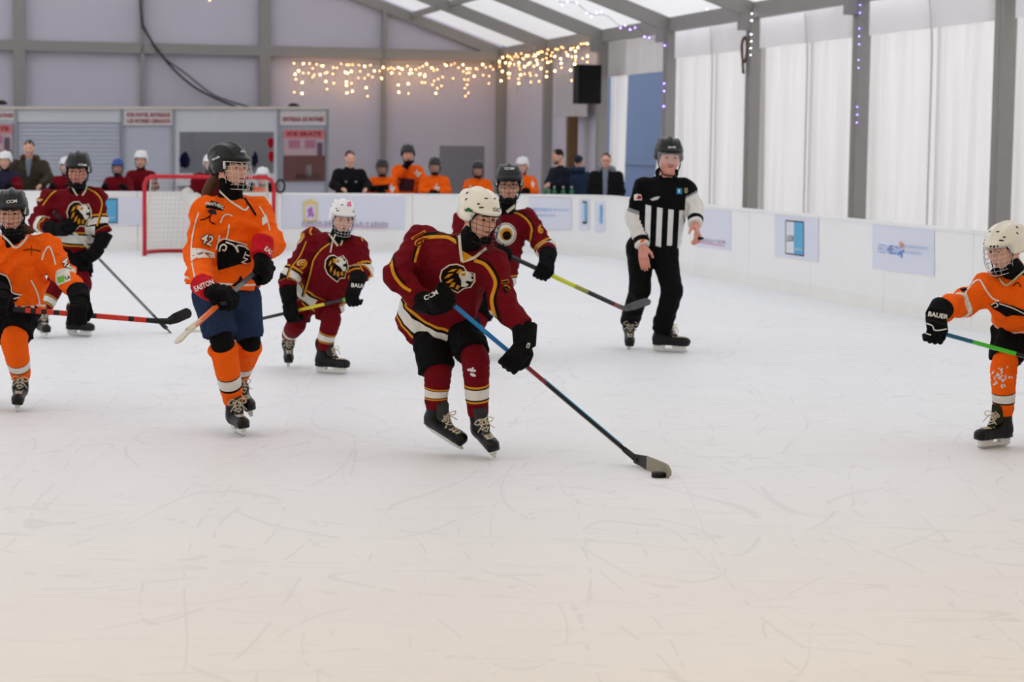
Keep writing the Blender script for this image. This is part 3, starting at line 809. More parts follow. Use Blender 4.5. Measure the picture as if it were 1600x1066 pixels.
# ---- fairy lights
M_WARM = emit('bulb_warm', (255, 196, 105), 34); M_WARM2 = emit('bulb_warm_dim', (255, 176, 100), 9); M_VIO = emit('bulb_violet', (120, 90, 255), 16); M_COOL = emit('bulb_cool', (225, 235, 255), 30)
def bulbs(root, pts, m, r, nm='bulbs'):
    b = MB()
    for p in pts:
        p = Vector(p)
        b.add([p + Vector(d) * r for d in ((1, 0, 0), (-1, 0, 0), (0, 1, 0), (0, -1, 0), (0, 0, 1), (0, 0, -1))], [(0, 2, 4), (2, 1, 4), (1, 3, 4), (3, 0, 4), (2, 0, 5), (1, 2, 5), (3, 1, 5), (0, 3, 5)])
    o = b.build(nm, m, root); o['kind'] = 'stuff'
def icicles(label, path, drops, seed, wirem=M_CBL, lo=.15, hi=1.1):
    rg = random.Random(seed); root = thing('string_lights', label, 'lights', path[0])
    MB().tube(path, .008, 4).build('wire', mat('wire_pale', (150, 140, 130), .7), root)
    a_, b_ = [], []; wires = MB()
    for i in range(drops):
        p = along(path, (i + rg.random() * .6) / drops) ; L = lo + (hi - lo) * rg.random() * (.4 + .6 * abs(math.sin(i * .55 + seed)))
        sway = W * (rg.random() - .5) * .2
        wires.tube([p, p + sway - Zv * L], .004, 3, cap=False)
        n = max(1, int(L / .2))
        for k in range(n):
            q = p + sway * (k / n) - Zv * (L * (k + rg.random() * .7) / n) + W * (rg.random() - .5) * .06
            (a_ if rg.random() < .3 else b_).append(q)
    wires.build('drop_wires', mat('wire_pale', (150, 140, 130), .7), root)['kind'] = 'stuff'
    bulbs(root, a_, M_WARM, .016); bulbs(root, b_, M_WARM2, .014, 'dim_bulbs')
icicles('warm icicle lights along the beam above the booth and benches', [back(458, 97) - U * .12, back(620, 101) - U * .12, back(775, 98) - U * .12], 50, 1)
icicles('warm icicle lights along the right eave ahead of the loudspeaker', [T(.4, .2, EAVE - .05), T(5, .25, EAVE - .05), T(9.7, .25, EAVE - .05)], 40, 5, hi=1.0)
r_ = thing('string_lights', 'violet fairy lights draped along a roof rafter and down its column', 'lights', T(15, .2, 2))
pts = [T(14.9, .2 + k * .1, EAVE + .0 + k * .1 * PITCHR - .22 - .05 * math.sin(k)) for k in range(0, 46)]
MB().tube(pts, .006, 4).build('wire', mat('wire_pale', (150, 140, 130)), r_)
rr = random.Random(7)
dn = [T(15.15, .15, EAVE - .2 - k * .15) for k in range(10)]
MB().tube(dn, .006, 4).build('wire', mat('wire_pale', (150, 140, 130)), r_)
bulbs(r_, [p + Zv * (rr.random() - .5) * .12 for p in pts if rr.random() < .45] + [p for p in dn if rr.random() < .6], M_VIO, .014)
r_ = thing('string_lights', 'violet and white fairy lights hanging down beside the third column from the right', 'lights', T(25, .2, 2))
dn = [T(25.2, .12, EAVE + .1 - k * .12) for k in range(20)]; MB().tube(dn, .005, 4).build('wire', mat('wire_pale', (150, 140, 130)), r_)
bulbs(r_, [p for p in dn if rr.random() < .5], M_VIO, .009)
r_ = thing('string_lights', 'white fairy lights hanging beside the column with the coiled cable', 'lights', T(20, .2, 2))
dn = [T(20.2, .3, EAVE + .5 - k * .12) for k in range(3)] + [T(20.2, .12, EAVE - k * .12) for k in range(10)]; MB().tube(dn, .005, 4).build('wire', mat('wire_pale', (150, 140, 130)), r_)
bulbs(r_, [p for p in dn if rr.random() < .5] + [T(19.8, .3 + k * .17, EAVE - .1 + k * .17 * PITCHR) for k in range(14) if rr.random() < .5], M_COOL, .008)
r_ = thing('string_lights', 'cluster of warm fairy lights hanging at the top left', 'lights', back(300, -5) - U * 4)
hp = [back(x, y) - U * 4 for x, y in ((262, -14), (275, -6), (300, -4), (325, -5), (350, -12))]
MB().tube(hp, .008, 4).build('wire', mat('wire_pale', (150, 140, 130)), r_)
bulbs(r_, [back(x, y) - U * 4 for x, y in ((270, 8), (274, 2), (285, 2), (292, 8), (296, 0), (305, 3), (305, 15), (341, 1), (283, -3), (318, -2))], M_WARM2, .02)

# ================================================================== people
M_SKIN = mat('skin', (224, 172, 150), .6, .3, .05, 60, .05, vscale=12)
M_SKIN2 = mat('skin_ruddy', (218, 152, 134), .6, .3, .05, 60, .08, vscale=12)
M_LIP = mat('lips', (160, 84, 80), .6); M_BROW = mat('brow_hair', (64, 44, 34), .9); M_EYEW = mat('eye_white', (222, 216, 210), .3); M_IRIS = mat('iris', (40, 28, 22), .2)
M_LACE = mat('lace', (216, 206, 184), .9, .1, .3, 200); M_STEEL = mat('blade_steel', 'steel', .25, .5, metal=.9)
M_HOLD = plastic((232, 232, 228), .4); M_BOOT = mat('boot_black', (16, 16, 18), .5, .25, .15, 40); M_TOE = plastic((12, 12, 13), .3)
M_NECK = fabric('black')
VIEW = Vector((0, 1, -.12))
def unit(v): return Vector(v).normalized()
def frame(f, u):
    f = unit(f); u = Vector(u); r = f.cross(u).normalized(); u = r.cross(f).normalized(); return r, f, u
class Fr:
    """local frame: x = person's right, y = forward, z = up"""
    def __init__(s, o, f, u, k=1.0):
        s.o = Vector(o); s.r, s.f, s.u = frame(f, u); s.k = k; s.M = np.array([[*s.r], [*s.f], [*s.u]]).T
    def __call__(s, x, y, z): return s.o + (s.r * x + s.f * y + s.u * z) * s.k
    def arr(s, A): return np.array(s.o) + (np.asarray(A) @ s.M.T) * s.k
    def inv(s, X, Y, Z):
        a, b, c = X - s.o[0], Y - s.o[1], Z - s.o[2]
        return [(a * s.M[0, i] + b * s.M[1, i] + c * s.M[2, i]) / s.k for i in range(3)]

def head_prims(H):
    k = H.k
    def E(c, r, kk=.02, op='u'): return ell(H(*c), [q * k for q in r], H.M, kk * k, op)
    P = [E((0, -.012, .022), (.075, .096, .094)), E((0, .028, -.05), (.056, .06, .062), .04), E((0, .066, -.094), (.026, .022, .02), .03)]
    P += [E((s * .036, .055, -.022), (.03, .034, .034), .03) for s in (-1, 1)]
    P += [E((0, .074, .03), (.052, .018, .014), .02)]
    P += [E((s * .031, .1, .007), (.018, .02, .012), .014, 's') for s in (-1, 1)]
    P += [cap(H(0, .082, .016), H(0, .108, -.022), .008 * k, .0135 * k, .012 * k), E((.011, .092, -.027), (.009, .012, .008), .008), E((-.011, .092, -.027), (.009, .012, .008), .008)]
    P += [E((0, .088, -.051), (.022, .010, .006), .008), E((0, .086, -.062), (.019, .010, .0065), .008)]
    P += [E((s * .077, -.004, -.006), (.011, .02, .031), .01) for s in (-1, 1)]
    return P
def ball(c, r, M, n=8, m=6):
    v = []; f = []
    for i in range(m + 1):
        t = math.pi * i / m
        for j in range(n):
            p = 2 * math.pi * j / n; v.append((r[0] * math.sin(t) * math.cos(p), r[1] * math.cos(t), r[2] * math.sin(t) * math.sin(p)))
    for i in range(m):
        for j in range(n): f.append((i * n + j, i * n + (j + 1) % n, (i + 1) * n + (j + 1) % n, (i + 1) * n + j))
    return [Vector(c) + Vector((M @ np.array(q))) for q in v], f
def face_parts(H, root, gaze=(0, 1, 0), brow=None, detail=True, mouth=.0):
    k = H.k
    for s in (-1, 1):
        v, f = ball(H(s * .031, .0765, .007), (.0115 * k, .012 * k, .0066 * k), H.M, 10, 8)
        o = mk('eye', v, f, [M_EYEW, M_IRIS], root, True, [1 if i < 30 else 0 for i in range(len(f))])
        if detail:
            mk('eyebrow', *tube_vf([H(s * .012, .094, .027), H(s * .03, .094, .033), H(s * .052, .08, .028)], [.0035 * k, .0042 * k, .002 * k], 5), brow or M_BROW, root)
    v, f = ball(H(0, .094, -.0565), (.02 * k, .0055 * k, (.0055 + mouth) * k), H.M, 10, 6)
    mk('mouth', v, f, M_LIP, root)
def zcut(y): return np.interp(y, [-.15, -.06, -.03, .03, .055, .14], [-.07, -.072, -.03, -.02, .034, .046])
def helmet(H, root, m, h=.006, liner='black', style=0, vents=True, vm=None):
    k = H.k
    def E(c, r, kk=.008, op='u'): return ell(H(*c), [q * k for q in r], H.M, kk * k, op)
    P = [E((0, -.014, .038), (.103, .128, .108)), E((0, -.006, .056), (.098, .139, .034), .012), E((0, -.02, .052), (.034, .131, .105), .006),
         E((.055, -.03, .07), (.032, .105, .07), .006), E((-.055, -.03, .07), (.032, .105, .07), .006), E((0, -.105, -.01), (.07, .035, .05), .02),
         E((.088, -.012, .0), (.022, .05, .03), .012), E((-.088, -.012, .0), (.022, .05, .03), .012)]
    def post(F, X, Y, Z):
        x, y, z = H.inv(X, Y, Z)
        F = np.maximum(F, (zcut(y) - z) * k)
        inner = np.sqrt((x / .088) ** 2 + ((y + .012) / .112) ** 2 + ((z - .03) / .098) ** 2)
        return np.maximum(F, (1 - inner) * .088 * k)
    V, Q = blob(P, h, post=post, pad=.02, smooth_it=1)
    o = mk('helmet', V, Q, m, root)
    # dark padding band inside the rim
    P2 = [E((0, -.012, .03), (.0895, .1135, .099))]
    def post2(F, X, Y, Z):
        x, y, z = H.inv(X, Y, Z)
        F = np.maximum(F, (zcut(y) - .006 - z) * k)
        inner = np.sqrt((x / .079) ** 2 + ((y + .012) / .1) ** 2 + ((z - .024) / .098) ** 2)
        return np.maximum(F, (1 - inner) * .079 * k)
    V, Q = blob(P2, max(h, .007), post=post2, pad=.02)
    mk('padding', V, Q, fabric(liner), o)
    if vents:
        b = MB()
        tree = bvh_of([o])
        for az, el_, ln, tilt in ((.4, .85, .022, 0), (-.4, .85, .022, 0), (.62, .36, .03, .2), (-.62, .36, .03, -.2), (.8, .5, .018, .2), (-.8, .5, .018, -.2), (1.75, .5, .02, 1.2), (-1.75, .5, .02, -1.2), (2.0, .75, .02, 1.2), (-2.0, .75, .02, -1.2)):
            d = H.f * math.cos(az) * math.cos(el_) + H.r * math.sin(az) * math.cos(el_) + H.u * math.sin(el_)
            c = H(0, -.012, .035); hit = tree.ray_cast(c + d * .4, -d)
            if hit[0] is None: continue
            n = hit[1]; t = (H.r * math.cos(az) - H.f * math.sin(az)); t = (t - n * t.dot(n)).normalized(); w = n.cross(t)
            t = (t * math.cos(tilt) + w * math.sin(tilt)); w = n.cross(t)
            cc = hit[0] - n * .001
            ring = [cc + t * ln * .5 * k * math.cos(a) + w * .0045 * k * math.sin(a) for a in [i * math.pi / 4 for i in range(8)]]
            b.prism(ring, n * .0026)
        if b.v: b.build('vent_slots', vm or plastic((12, 12, 13), .6), o)['kind'] = 'stuff'
    # chin strap
    for s in (-1, 1):
        mk('strap', *tube_vf(spline([H(s * .082, .03, -.012), H(s * .076, .045, -.06), H(s * .045, .07, -.115), H(0, .078, -.125)], 4), .005 * k, 5), fabric('black'), o)
    return o
def cage(H, root, m, r=.0017, nv=8, nh=6, z0=-.118, z1=.04):
    k = H.k; b = MB()
    def S(az, z):
        t = (z1 - z) / (z1 - z0); bul = math.sin(min(1, t * 1.05) * math.pi * .62 + .45)
        w = .094 - .022 * t ** 2; d = .088 + .052 * bul
        return H(w * math.sin(az), .012 + d * math.cos(az) ** .85 if math.cos(az) > 0 else .012, z)
    A = 1.38
    for i in range(nv + 1):
        az = -A + 2 * A * i / nv; b.tube([S(az, z1 + (z0 + (.03 if abs(az) > 1 else .0) - z1) * j / 9) for j in range(10)], r * k, 4)
    for j in range(nh + 1):
        z = z1 + (z0 - z1) * j / nh; b.tube([S(-A * (1 if j < nh - 1 else .82) + 2 * A * (1 if j < nh - 1 else .82) * i / 16, z) for i in range(17)], r * k * (1.5 if j in (0, nh) else 1), 4)
    o = b.build('face_cage', m, root, True)
    v, q = blob([ell(H(0, .098, -.102), (.042 * k, .022 * k, .022 * k), H.M, .01), ell(H(0, .07, -.115), (.045 * k, .03 * k, .016 * k), H.M, .01)], .008)
    mk('chin_cup', v, q, M_NECK, o)
    for s in (-1, 1): MB().box(H(s * .09, .035, .02), H.r * .006 * k, H.f * .012 * k, H.u * .022 * k).build('cage_clip', plastic((205, 205, 205), .4), o)
    return o

# ---- skates: one pair of shared meshes in their own frame (x right, y to the toe, z up, origin under the blade)
SK = {}
def skate_meshes():
    I = Fr((0, 0, 0), (0, 1, 0), (0, 0, 1))
    P = [cap((0, -.088, .105), (0, .085, .088), .043, .036, .03), ell((0, .112, .09), (.042, .05, .034), k=.02), cap((0, -.09, .1), (0, -.058, .26), .046, .05, .03, clips=[((0, 0, .236), (0, -.18, 1))]),
         rbox((0, 0, .066), (.036, .135, .008), rd=.008, k=.01), ell((0, -.118, .235), (.034, .018, .05), k=.015), ell((.03, -.05, .135), (.022, .03, .03), k=.02), ell((-.03, -.05, .135), (.022, .03, .03), k=.02)]
    V, Q = blob(P, .008)
    SK['boot'] = (V, Q)
    SK['toe'] = blob([ell((0, .122, .09), (.0425, .046, .034), clips=[((0, .1, 0), (0, -1, 0))]), rbox((0, .12, .066), (.036, .035, .01), rd=.01, k=.01)], .007)
    SK['tongue'] = blob([cap((0, -.012, .17), (0, -.012, .27), .03, .032, side=(1, 0, 0), kx=1.25, clips=[((0, 0, .262), (0, .2, 1))]), cap((0, .05, .122), (0, -.01, .18), .02, .028, .02)], .008)
    b = MB()
    b.prism([(-.011, -.135, .018), (-.011, .14, .018), (-.011, .13, .034), (-.011, -.128, .034)], (.022, 0, 0))
    b.prism([(-.016, -.125, .03), (-.016, -.045, .03), (-.016, -.035, .062), (-.016, -.13, .062)], (.032, 0, 0))
    b.prism([(-.016, .03, .03), (-.016, .125, .03), (-.016, .135, .062), (-.016, .02, .062)], (.032, 0, 0))
    SK['holder'] = (b.v, b.f)
    b = MB(); n = 14
    top = [(-.002, -.142 + .29 * i / n, .022) for i in range(n + 1)]
    bot = [(-.002, -.142 + .29 * i / n, .0 + .018 * abs(2 * i / n - 1) ** 6) for i in range(n + 1)]
    b.prism(top + bot[::-1], (.004, 0, 0)); SK['blade'] = (b.v, b.f)
    b = MB()
    rows = 7
    tree = BVHTree.FromPolygons([Vector(v) for v in np.concatenate([SK['boot'][0], SK['tongue'][0]])], [list(map(int, q)) for q in SK['boot'][1]] + [[int(i) + len(SK['boot'][0]) for i in q] for q in SK['tongue'][1]])
    def sf(x, y, z, up):
        o = Vector((x, y, z)); h = tree.ray_cast(o + Vector(up).normalized() * .2, -Vector(up).normalized()); return (h[0] if h[0] is not None else o) + Vector(up).normalized() * .004
    L = [sf(sx * (.02 + .004 * i / rows), .088 - .1 * min(1, i / rows * 1.0), .1 + .1 * i / rows, (0, .75, .9)) for i in range(rows) for sx in (-1, 1)]
    for i in range(rows - 1):
        for s in (0, 1):
            a, c = L[2 * i + s], L[2 * i + 2 + (1 - s)]
            mid = sf((a.x + c.x) / 2, (a.y + c.y) / 2, (a.z + c.z) / 2 - .03, (0, .75, .9)); b.tube([a, mid, c], .0032, 5)
    for i in range(rows): b.tube([L[2 * i], L[2 * i + 1]], .0032, 5)
    tp = (L[-1] + L[-2]) / 2 + Vector((0, .006, .004))
    for s in (-1, 1):
        b.tube(spline([tp, tp + Vector((s * .03, .02, .015)), tp + Vector((s * .055, .015, -.005)), tp + Vector((s * .035, .02, -.015)), tp]), .003, 5)
        b.tube(spline([tp, tp + Vector((s * .02, .03, -.02)), tp + Vector((s * .05, .03, -.055))]), .003, 5)
    SK['laces'] = (b.v, b.f)
skate_meshes()
_SKM = {}
def skate(Fk, root, boot=None, trim=None, lace=None, holder=None):
    for part, nm, m, sm in (('boot', 'skate_boot', boot or M_BOOT, True), ('toe', 'toe_cap', M_TOE, True), ('tongue', 'tongue', trim or fabric((60, 60, 62)), True), ('holder', 'blade_holder', holder or M_HOLD, False), ('blade', 'skate_blade', M_STEEL, False), ('laces', 'laces', lace or M_LACE, True)):
        v, f = SK[part]; key = (part, m.name)
        if key not in _SKM:
            me = bpy.data.meshes.new(nm); me.from_pydata([tuple(p) for p in np.asarray([list(q) for q in v])], [], [list(map(int, q)) for q in f]); me.materials.append(m)
            if sm: me.polygons.foreach_set('use_smooth', [True] * len(me.polygons))
            me.update(); _SKM[key] = me
        o = bpy.data.objects.new(nm, _SKM[key]); COL.objects.link(o)
        if part == 'boot':
            Mx = Matrix(((Fk.r.x, Fk.f.x, Fk.u.x), (Fk.r.y, Fk.f.y, Fk.u.y), (Fk.r.z, Fk.f.z, Fk.u.z))).to_4x4()
            o.parent = root; o.matrix_local = Matrix.Translation(Fk.o - ORG[root]) @ Mx @ Matrix.Diagonal((Fk.k, Fk.k, Fk.k, 1)); bt = o
            ORG[o] = ORG[root]
        else: o.parent = bt
    return bt
def glove(sp, g, el_, root, m, cuffm, k=1.0, thumb=1, nsign=None, fine=.006, stick=True, pads=True):
    """hand closed round a stick at sp with axis g; returns parts and the wrist point"""
    g = unit(g); hd = Vector(sp) - Vector(el_); fd = hd.normalized(); hd = (hd - g * hd.dot(g)).normalized(); n = hd.cross(g)
    if (n.dot(VIEW) < 0 if nsign is None else n.dot(Vector(nsign)) < 0): n = -n
    pc = Vector(sp) - n * .042 * k - hd * .012 * k
    M = np.array([[*g], [*hd], [*n]]).T
    P = [rbox(pc, (.05 * k, .055 * k, .026 * k), M, .02 * k, .015)]
    if pads:
        for q in (.036, .008, -.022): P.append(cap(pc + hd * q * k - n * .022 * k - g * .034 * k, pc + hd * q * k - n * .022 * k + g * .034 * k, .015 * k, k=.006))
    for i in range(4):
        o = g * ((i - 1.5) * .0265 * k); L = (1, 1.08, 1.04, .9)[i]
        K0 = pc + o + hd * .048 * k - n * .004 * k; K1 = K0 + hd * .03 * k * L + n * .022 * k; K2 = K1 + n * .036 * k * L - hd * .004 * k; K3 = K2 - hd * .03 * k + n * .004 * k
        for a, b_ in ((K0, K1), (K1, K2), (K2, K3)): P.append(cap(a, b_, .0135 * k, .0125 * k, k=.005))
    t0 = pc - hd * .03 * k + g * thumb * .045 * k; t1 = t0 + hd * .035 * k + g * thumb * .016 * k + n * .026 * k; t2 = t1 + hd * .03 * k + n * .028 * k - g * thumb * .008 * k
    P += [cap(t0, t1, .017 * k, .015 * k, k=.01), cap(t1, t2, .015 * k, .012 * k, k=.006)]
    w0 = pc - hd * .045 * k; ax = (-(fd * .75 + hd * .25)).normalized(); w1 = w0 + ax * .11 * k
    P.append(cap(pc - hd * .02 * k, w0 + ax * .03 * k, .04 * k, .046 * k, k=.015))
    V, Q = blob(P, fine)
    go = mk('glove', V, Q, m, root)
    sd = g - ax * g.dot(ax)
    V, Q = blob([cap(w0 - ax * .04, w1 + ax * .06, .046 * k, .06 * k, side=sd, kx=1.12, clips=[(w0, -ax), (w1, ax)])], fine * 1.15)
    co = mk('glove_cuff', V, Q, cuffm, go)
    return dict(glove=go, cuff=co, wrist=w0 + ax * .088 * k, pc=pc, hd=hd, n=n, g=g)
def loft(pts, radii, bnds, n=22, side=None, kx=1):
    """tube with colour rings: bnds = [(t, material index)]"""
    P = [Vector(p) for p in pts]; L = [0]
    for i in range(1, len(P)): L.append(L[-1] + (P[i] - P[i - 1]).length)
    tt = sorted(set([i / 44 for i in range(45)] + [b[0] for b in bnds]))
    pos = []; rad = []
    for t in tt:
        q = t * L[-1]; i = min(max(np.searchsorted(L, q) - 1, 0), len(P) - 2); f = (q - L[i]) / max(L[i + 1] - L[i], 1e-6)
        pos.append(P[i].lerp(P[i + 1], f)); rad.append(radii[i] + (radii[i + 1] - radii[i]) * f + .0015 * math.sin(q * 130 + 2 * math.sin(q * 40)))
    v, f = tube_vf(pos, rad, n, True)
    fm = []
    for i in range(len(tt) - 1):
        mid = (tt[i] + tt[i + 1]) / 2; mi = 0
        for b in bnds:
            if mid >= b[0]: mi = b[1]
        fm += [mi] * n
    fm += [fm[0], fm[-1]]
    return v, f, fm
SOCK_M = ([('maroon'), 'gold', 'dark', 'white'], [(0, 0), (.44, 1), (.475, 2), (.50, 3), (.69, 2), (.715, 1), (.75, 0)])
SOCK_O = (['orange', 'black', 'white'], [(0, 0), (.52, 1), (.54, 2), (.72, 1), (.755, 0)])
def dist_seg(V, a, b):
    a = NP(a); b = NP(b); ba = b - a; h = np.clip(((V - a) @ ba) / max(ba @ ba, 1e-9), 0, 1)
    return np.linalg.norm(V - a - h[:, None] * ba, axis=1), h
ARMB = {}
def person(label, Y0, J, head, q=1.0, group=None, jersey=None, hem=.0, pants='black', pfrac=(.95, .95), sock=None, skR=None, skL=None, stick=None, hands=None,
           glovem='black', cuffm='black', helm='black', hliner='black', cagem=None, neck=True, h=.011, fold=.010, seed=1, skin=None, name='person', trousers=False,
           torso_r=.15, arm_r=.082, bare=None, brow=None, mouth=.0, boot=None, trim=None, lace=None, glove_k=1.15, kneepad=True, headfine=.0055, nsR=None, nsL=None, vents=True, torso_kx=1.38, yoke=.088, flare=1.12, hemshift=(0, 0, 0), socktop=(.09, .09), pads=False, gfine=.006, thumbs=(1, 1), sockr=1.0):
    """one clothed figure: joints J in picture units plus depth, built as a continuous body with garments over it"""
    skin = skin or M_SKIN
    D = {k_: pix(v[0], v[1], Y0 + v[2]) for k_, v in J.items()}
    foot = gnd(*proj(D['pel'])) if False else Vector((D['pel'].x, D['pel'].y, 0))
    root = thing(name, label, 'person', foot, group)
    R = dict(root=root, D=D)
    H = Fr(pix(head[0], head[1], Y0 + head[2]), head[3], head[4] if len(head) > 4 else (0, 0, 1), (head[5] if len(head) > 5 else 1.0) * q)
    R['H'] = H
    # gloves first: they fix the wrists
    for s in 'RL':
        if hands and hands.get(s) is not None:
            sp, g = hands[s]
            G = glove(sp, g, D['el' + s], root, fabric(glovem) if isinstance(glovem, str) else glovem, fabric(cuffm) if isinstance(cuffm, str) else cuffm, glove_k * q, thumbs[0] if s == 'R' else thumbs[1], nsR if s == 'R' else nsL, fine=gfine)
            R['glove' + s] = G; D['wr' + s] = G['wrist']
    # skates fix the ankles
    for s, sk_ in (('R', skR), ('L', skL)):
        if sk_ is None: continue
        a, b, up = sk_
        a = gnd(*a) if len(a) == 2 else pix(a[0], a[1], Y0 + a[2]); b = gnd(*b) if len(b) == 2 else pix(b[0], b[1], Y0 + b[2])
        Fk = Fr((a + b) / 2, b - a, up, q)
        R['skate' + s] = skate(Fk, root, boot, trim, lace); D['an' + s] = Fk(0, -.066, .17); D['at' + s] = Fk(0, -.06, .235); R['F' + s] = Fk
    ax = (D['chest'] - D['pel']).normalized(); side = D['shL'] - D['shR']
    # body
    BP = head_prims(H)
    BP += [cap(D['neck'], H(0, -.02, -.05), .058 * q, .05 * q, .02), cap(D['chest'], D['neck'], .09 * q, .06 * q, .04), cap(D['pel'], D['chest'], .1 * q, .105 * q, .05, side, 1.3), cap(D['shR'], D['shL'], .055 * q, k=.05), cap(D['hipR'], D['hipL'], .08 * q, k=.05)]
    fine = [(np.array(H.o) - .125 * H.k, np.array(H.o) + .125 * H.k, headfine)]
    for s in 'RL':
        BP += [cap(D['sh' + s], D['el' + s], .048 * q, .038 * q, .03), cap(D['el' + s], D['wr' + s], .038 * q, .028 * q, .02)]
        if bare and s in bare:
            w = D['wr' + s]; hdv, nv, gv = [unit(t) for t in bare[s]['axes']]; fk = bare[s].get('k', 1.0) * q
            Mh = np.array([[*gv], [*hdv], [*nv]]).T
            BP += [rbox(w + hdv * .045 * fk, (.04 * fk, .046 * fk, .016 * fk), Mh, .014 * fk, .02)]
            for i in range(4):
                o_ = gv * ((i - 1.5) * .021 * fk); L = (.92, 1.05, 1.0, .8)[i] * fk; cu = bare[s]['curl']
                p0 = w + hdv * .088 * fk + o_; p = p0; dr = hdv
                for j, ln in enumerate((.042, .026, .022)):
                    an = cu * (j + .6) * .5; dr = (hdv * math.cos(an) + nv * math.sin(an)); p2 = p + dr * ln * L
                    BP.append(cap(p, p2, (.0105 - .001 * j) * fk, (.0095 - .001 * j) * fk, .004)); p = p2
            ts = bare[s].get('thumb', 1)
            p0 = w + hdv * .02 * fk + gv * ts * .036 * fk; p1 = p0 + (hdv * .03 + gv * ts * .02 + nv * .012) * fk; p2 = p1 + (hdv * .03 + gv * ts * .004 + nv * .014) * fk
            BP += [cap(p0, p1, .015 * fk, .0125 * fk, .012), cap(p1, p2, .0115 * fk, .0095 * fk, .006)]
            cc = np.array(w + hdv * .09 * fk); fine.append((cc - .11, cc + .11, .006))
        BP += [cap(D['hip' + s], D['kn' + s], .072 * q, .05 * q, .04), cap(D['kn' + s], D.get('at' + s, D['an' + s]), .05 * q, .036 * q, .02), cap(D.get('at' + s, D['an' + s]), D['an' + s], .036 * q, .034 * q, .02)]
    V, Q = blob(BP, max(h, .014), fine)
    R['body'] = mk('body', V, Q, skin, root)
    face_parts(H, root, brow=brow, detail=headfine < .008, mouth=mouth)
    # jersey: torso and sleeves in one cloth
    down = -ax; hp = D['pel'] + down * hem
    tr = torso_r * q; ar = arm_r * q
    JP = [cap(D['pel'] + down * (hem + tr) + Vector(hemshift), D['chest'], tr * flare, tr * .98, .05, side, torso_kx, clips=[(hp, down)]), cap(D['shR'], D['shL'], yoke * q, k=.07), cap(D['chest'], D['neck'] - ax * .02, .115 * q, .07 * q, .06),
          ell(D['chest'], (.12 * q, .12 * q, .12 * q), k=.05)]
    arm = {}
    for s in 'RL':
        wv = (D['wr' + s] - D['el' + s]); wn = wv.normalized(); end = D['wr' + s] if not (bare and s in bare) else D['wr' + s] - wn * .005
        JP += [cap(D['sh' + s], D['el' + s], ar * 1.1, ar * .95, .05), cap(D['el' + s], end + wn * .07, ar * .98, ar * .74, .03, clips=[(end, wn)])]
        arm[s] = (D['sh' + s], D['el' + s], end)
    V, Q = blob(JP, h, fold=fold, seed=seed)
    dt, ht = dist_seg(V, hp, D['chest']); dt = dt - tr * 1.15
    at = np.full(len(V), 9.0); dm = dt.copy(); reg = np.zeros(len(V), int)
    for s in 'RL':
        S_, E_, W_ = arm[s]
        d1, h1 = dist_seg(V, S_, E_); d2, h2 = dist_seg(V, E_, W_); d1 = d1 - ar; d2 = d2 - ar * .86
        LE = (E_ - W_).length; LS = (S_ - E_).length
        m2 = (d2 < dm) & (d2 <= d1); m1 = (d1 < dm) & (d1 < d2) & (h1 > .25)
        at[m2] = (1 - h2[m2]) * LE; at[m1] = LE + (1 - h1[m1]) * LS; reg[m1 | m2] = 1
        dm = np.where(m1 | m2, np.minimum(d1, d2), dm)
    tt = (V - NP(hp)) @ NP(ax); sx = (V - NP(D['chest'])) @ NP(unit(side))
    fm = (reg[Q].sum(1) >= 2).astype(int)
    tm, sm_ = jersey if isinstance(jersey, tuple) else (jersey, jersey)
    R['jersey'] = mk('jersey', V, Q, [tm, sm_], root, True, fm, dict(tt=tt, at=at, sx=sx))
    # legs
    PP = [cap(D['hipR'], D['hipL'], .11 * q, k=.05), cap(D['pel'], (D['hipR'] + D['hipL']) / 2, .105 * q, k=.05, side=side, kx=1.25)]
    for i, s in enumerate('RL'):
        hv = D['kn' + s] - D['hip' + s]; hn = hv.normalized()
        if trousers:
            kv = (D['an' + s] - D['kn' + s]); kn_ = kv.normalized(); e = D['an' + s] - kn_ * .0 + kn_ * .01
            PP += [cap(D['hip' + s], D['kn' + s], .108 * q, .082 * q, .04), cap(D['kn' + s], e + kn_ * .08, .082 * q, .078 * q, .03, clips=[(e, kn_)])]
        else:
            e = D['hip' + s] + hv * pfrac[i]
            PP += [cap(D['hip' + s], e + hn * .1, .106 * q, .106 * q, .03, clips=[(e, hn)])]
    V, Q = blob(PP, h, fold=fold * .8, seed=seed + 5)
    R['pants'] = mk('trousers' if trousers else 'hockey_pants', V, Q, fabric(pants), root)
    if sock:
        cols, bn = sock
        for s in 'RL':
            kn_, an_ = D['kn' + s], D['an' + s]; sto = socktop[0 if s == 'R' else 1]; top = kn_ + (D['hip' + s] - kn_).normalized() * sto * q; bt = D['at' + s].lerp(an_, .55) if 'at' + s in D else an_
            fw = R['F' + s].f if 'F' + s in R else Vector((0, -1, 0))
            fr = max(0, sto * q / (sto * q + (bt - kn_).length))
            if pads:
                v, f, fm = loft([kn_.lerp(D['hip' + s], .5), kn_ + fw * .012, kn_.lerp(bt, .2) + fw * .01], [.07 * q, .07 * q, .07 * q], [(0, 0)]); mk('knee_pad', v, f, M_NECK, root)
            pts = [top, (kn_ if sto > .02 else kn_.lerp(bt, .08)) + fw * .01, kn_.lerp(bt, .3) + fw * .008, kn_.lerp(bt, .65), bt]
            v, f, fm = loft(pts, [z * q * sockr for z in (.07, .08, .074, .068, .056)], [(0 if t == 0 else fr + (1 - fr) * t, c) for t, c in bn])
            R['sock' + s] = mk('hockey_sock', v, f, [fabric(c) for c in cols], root, True, fm)
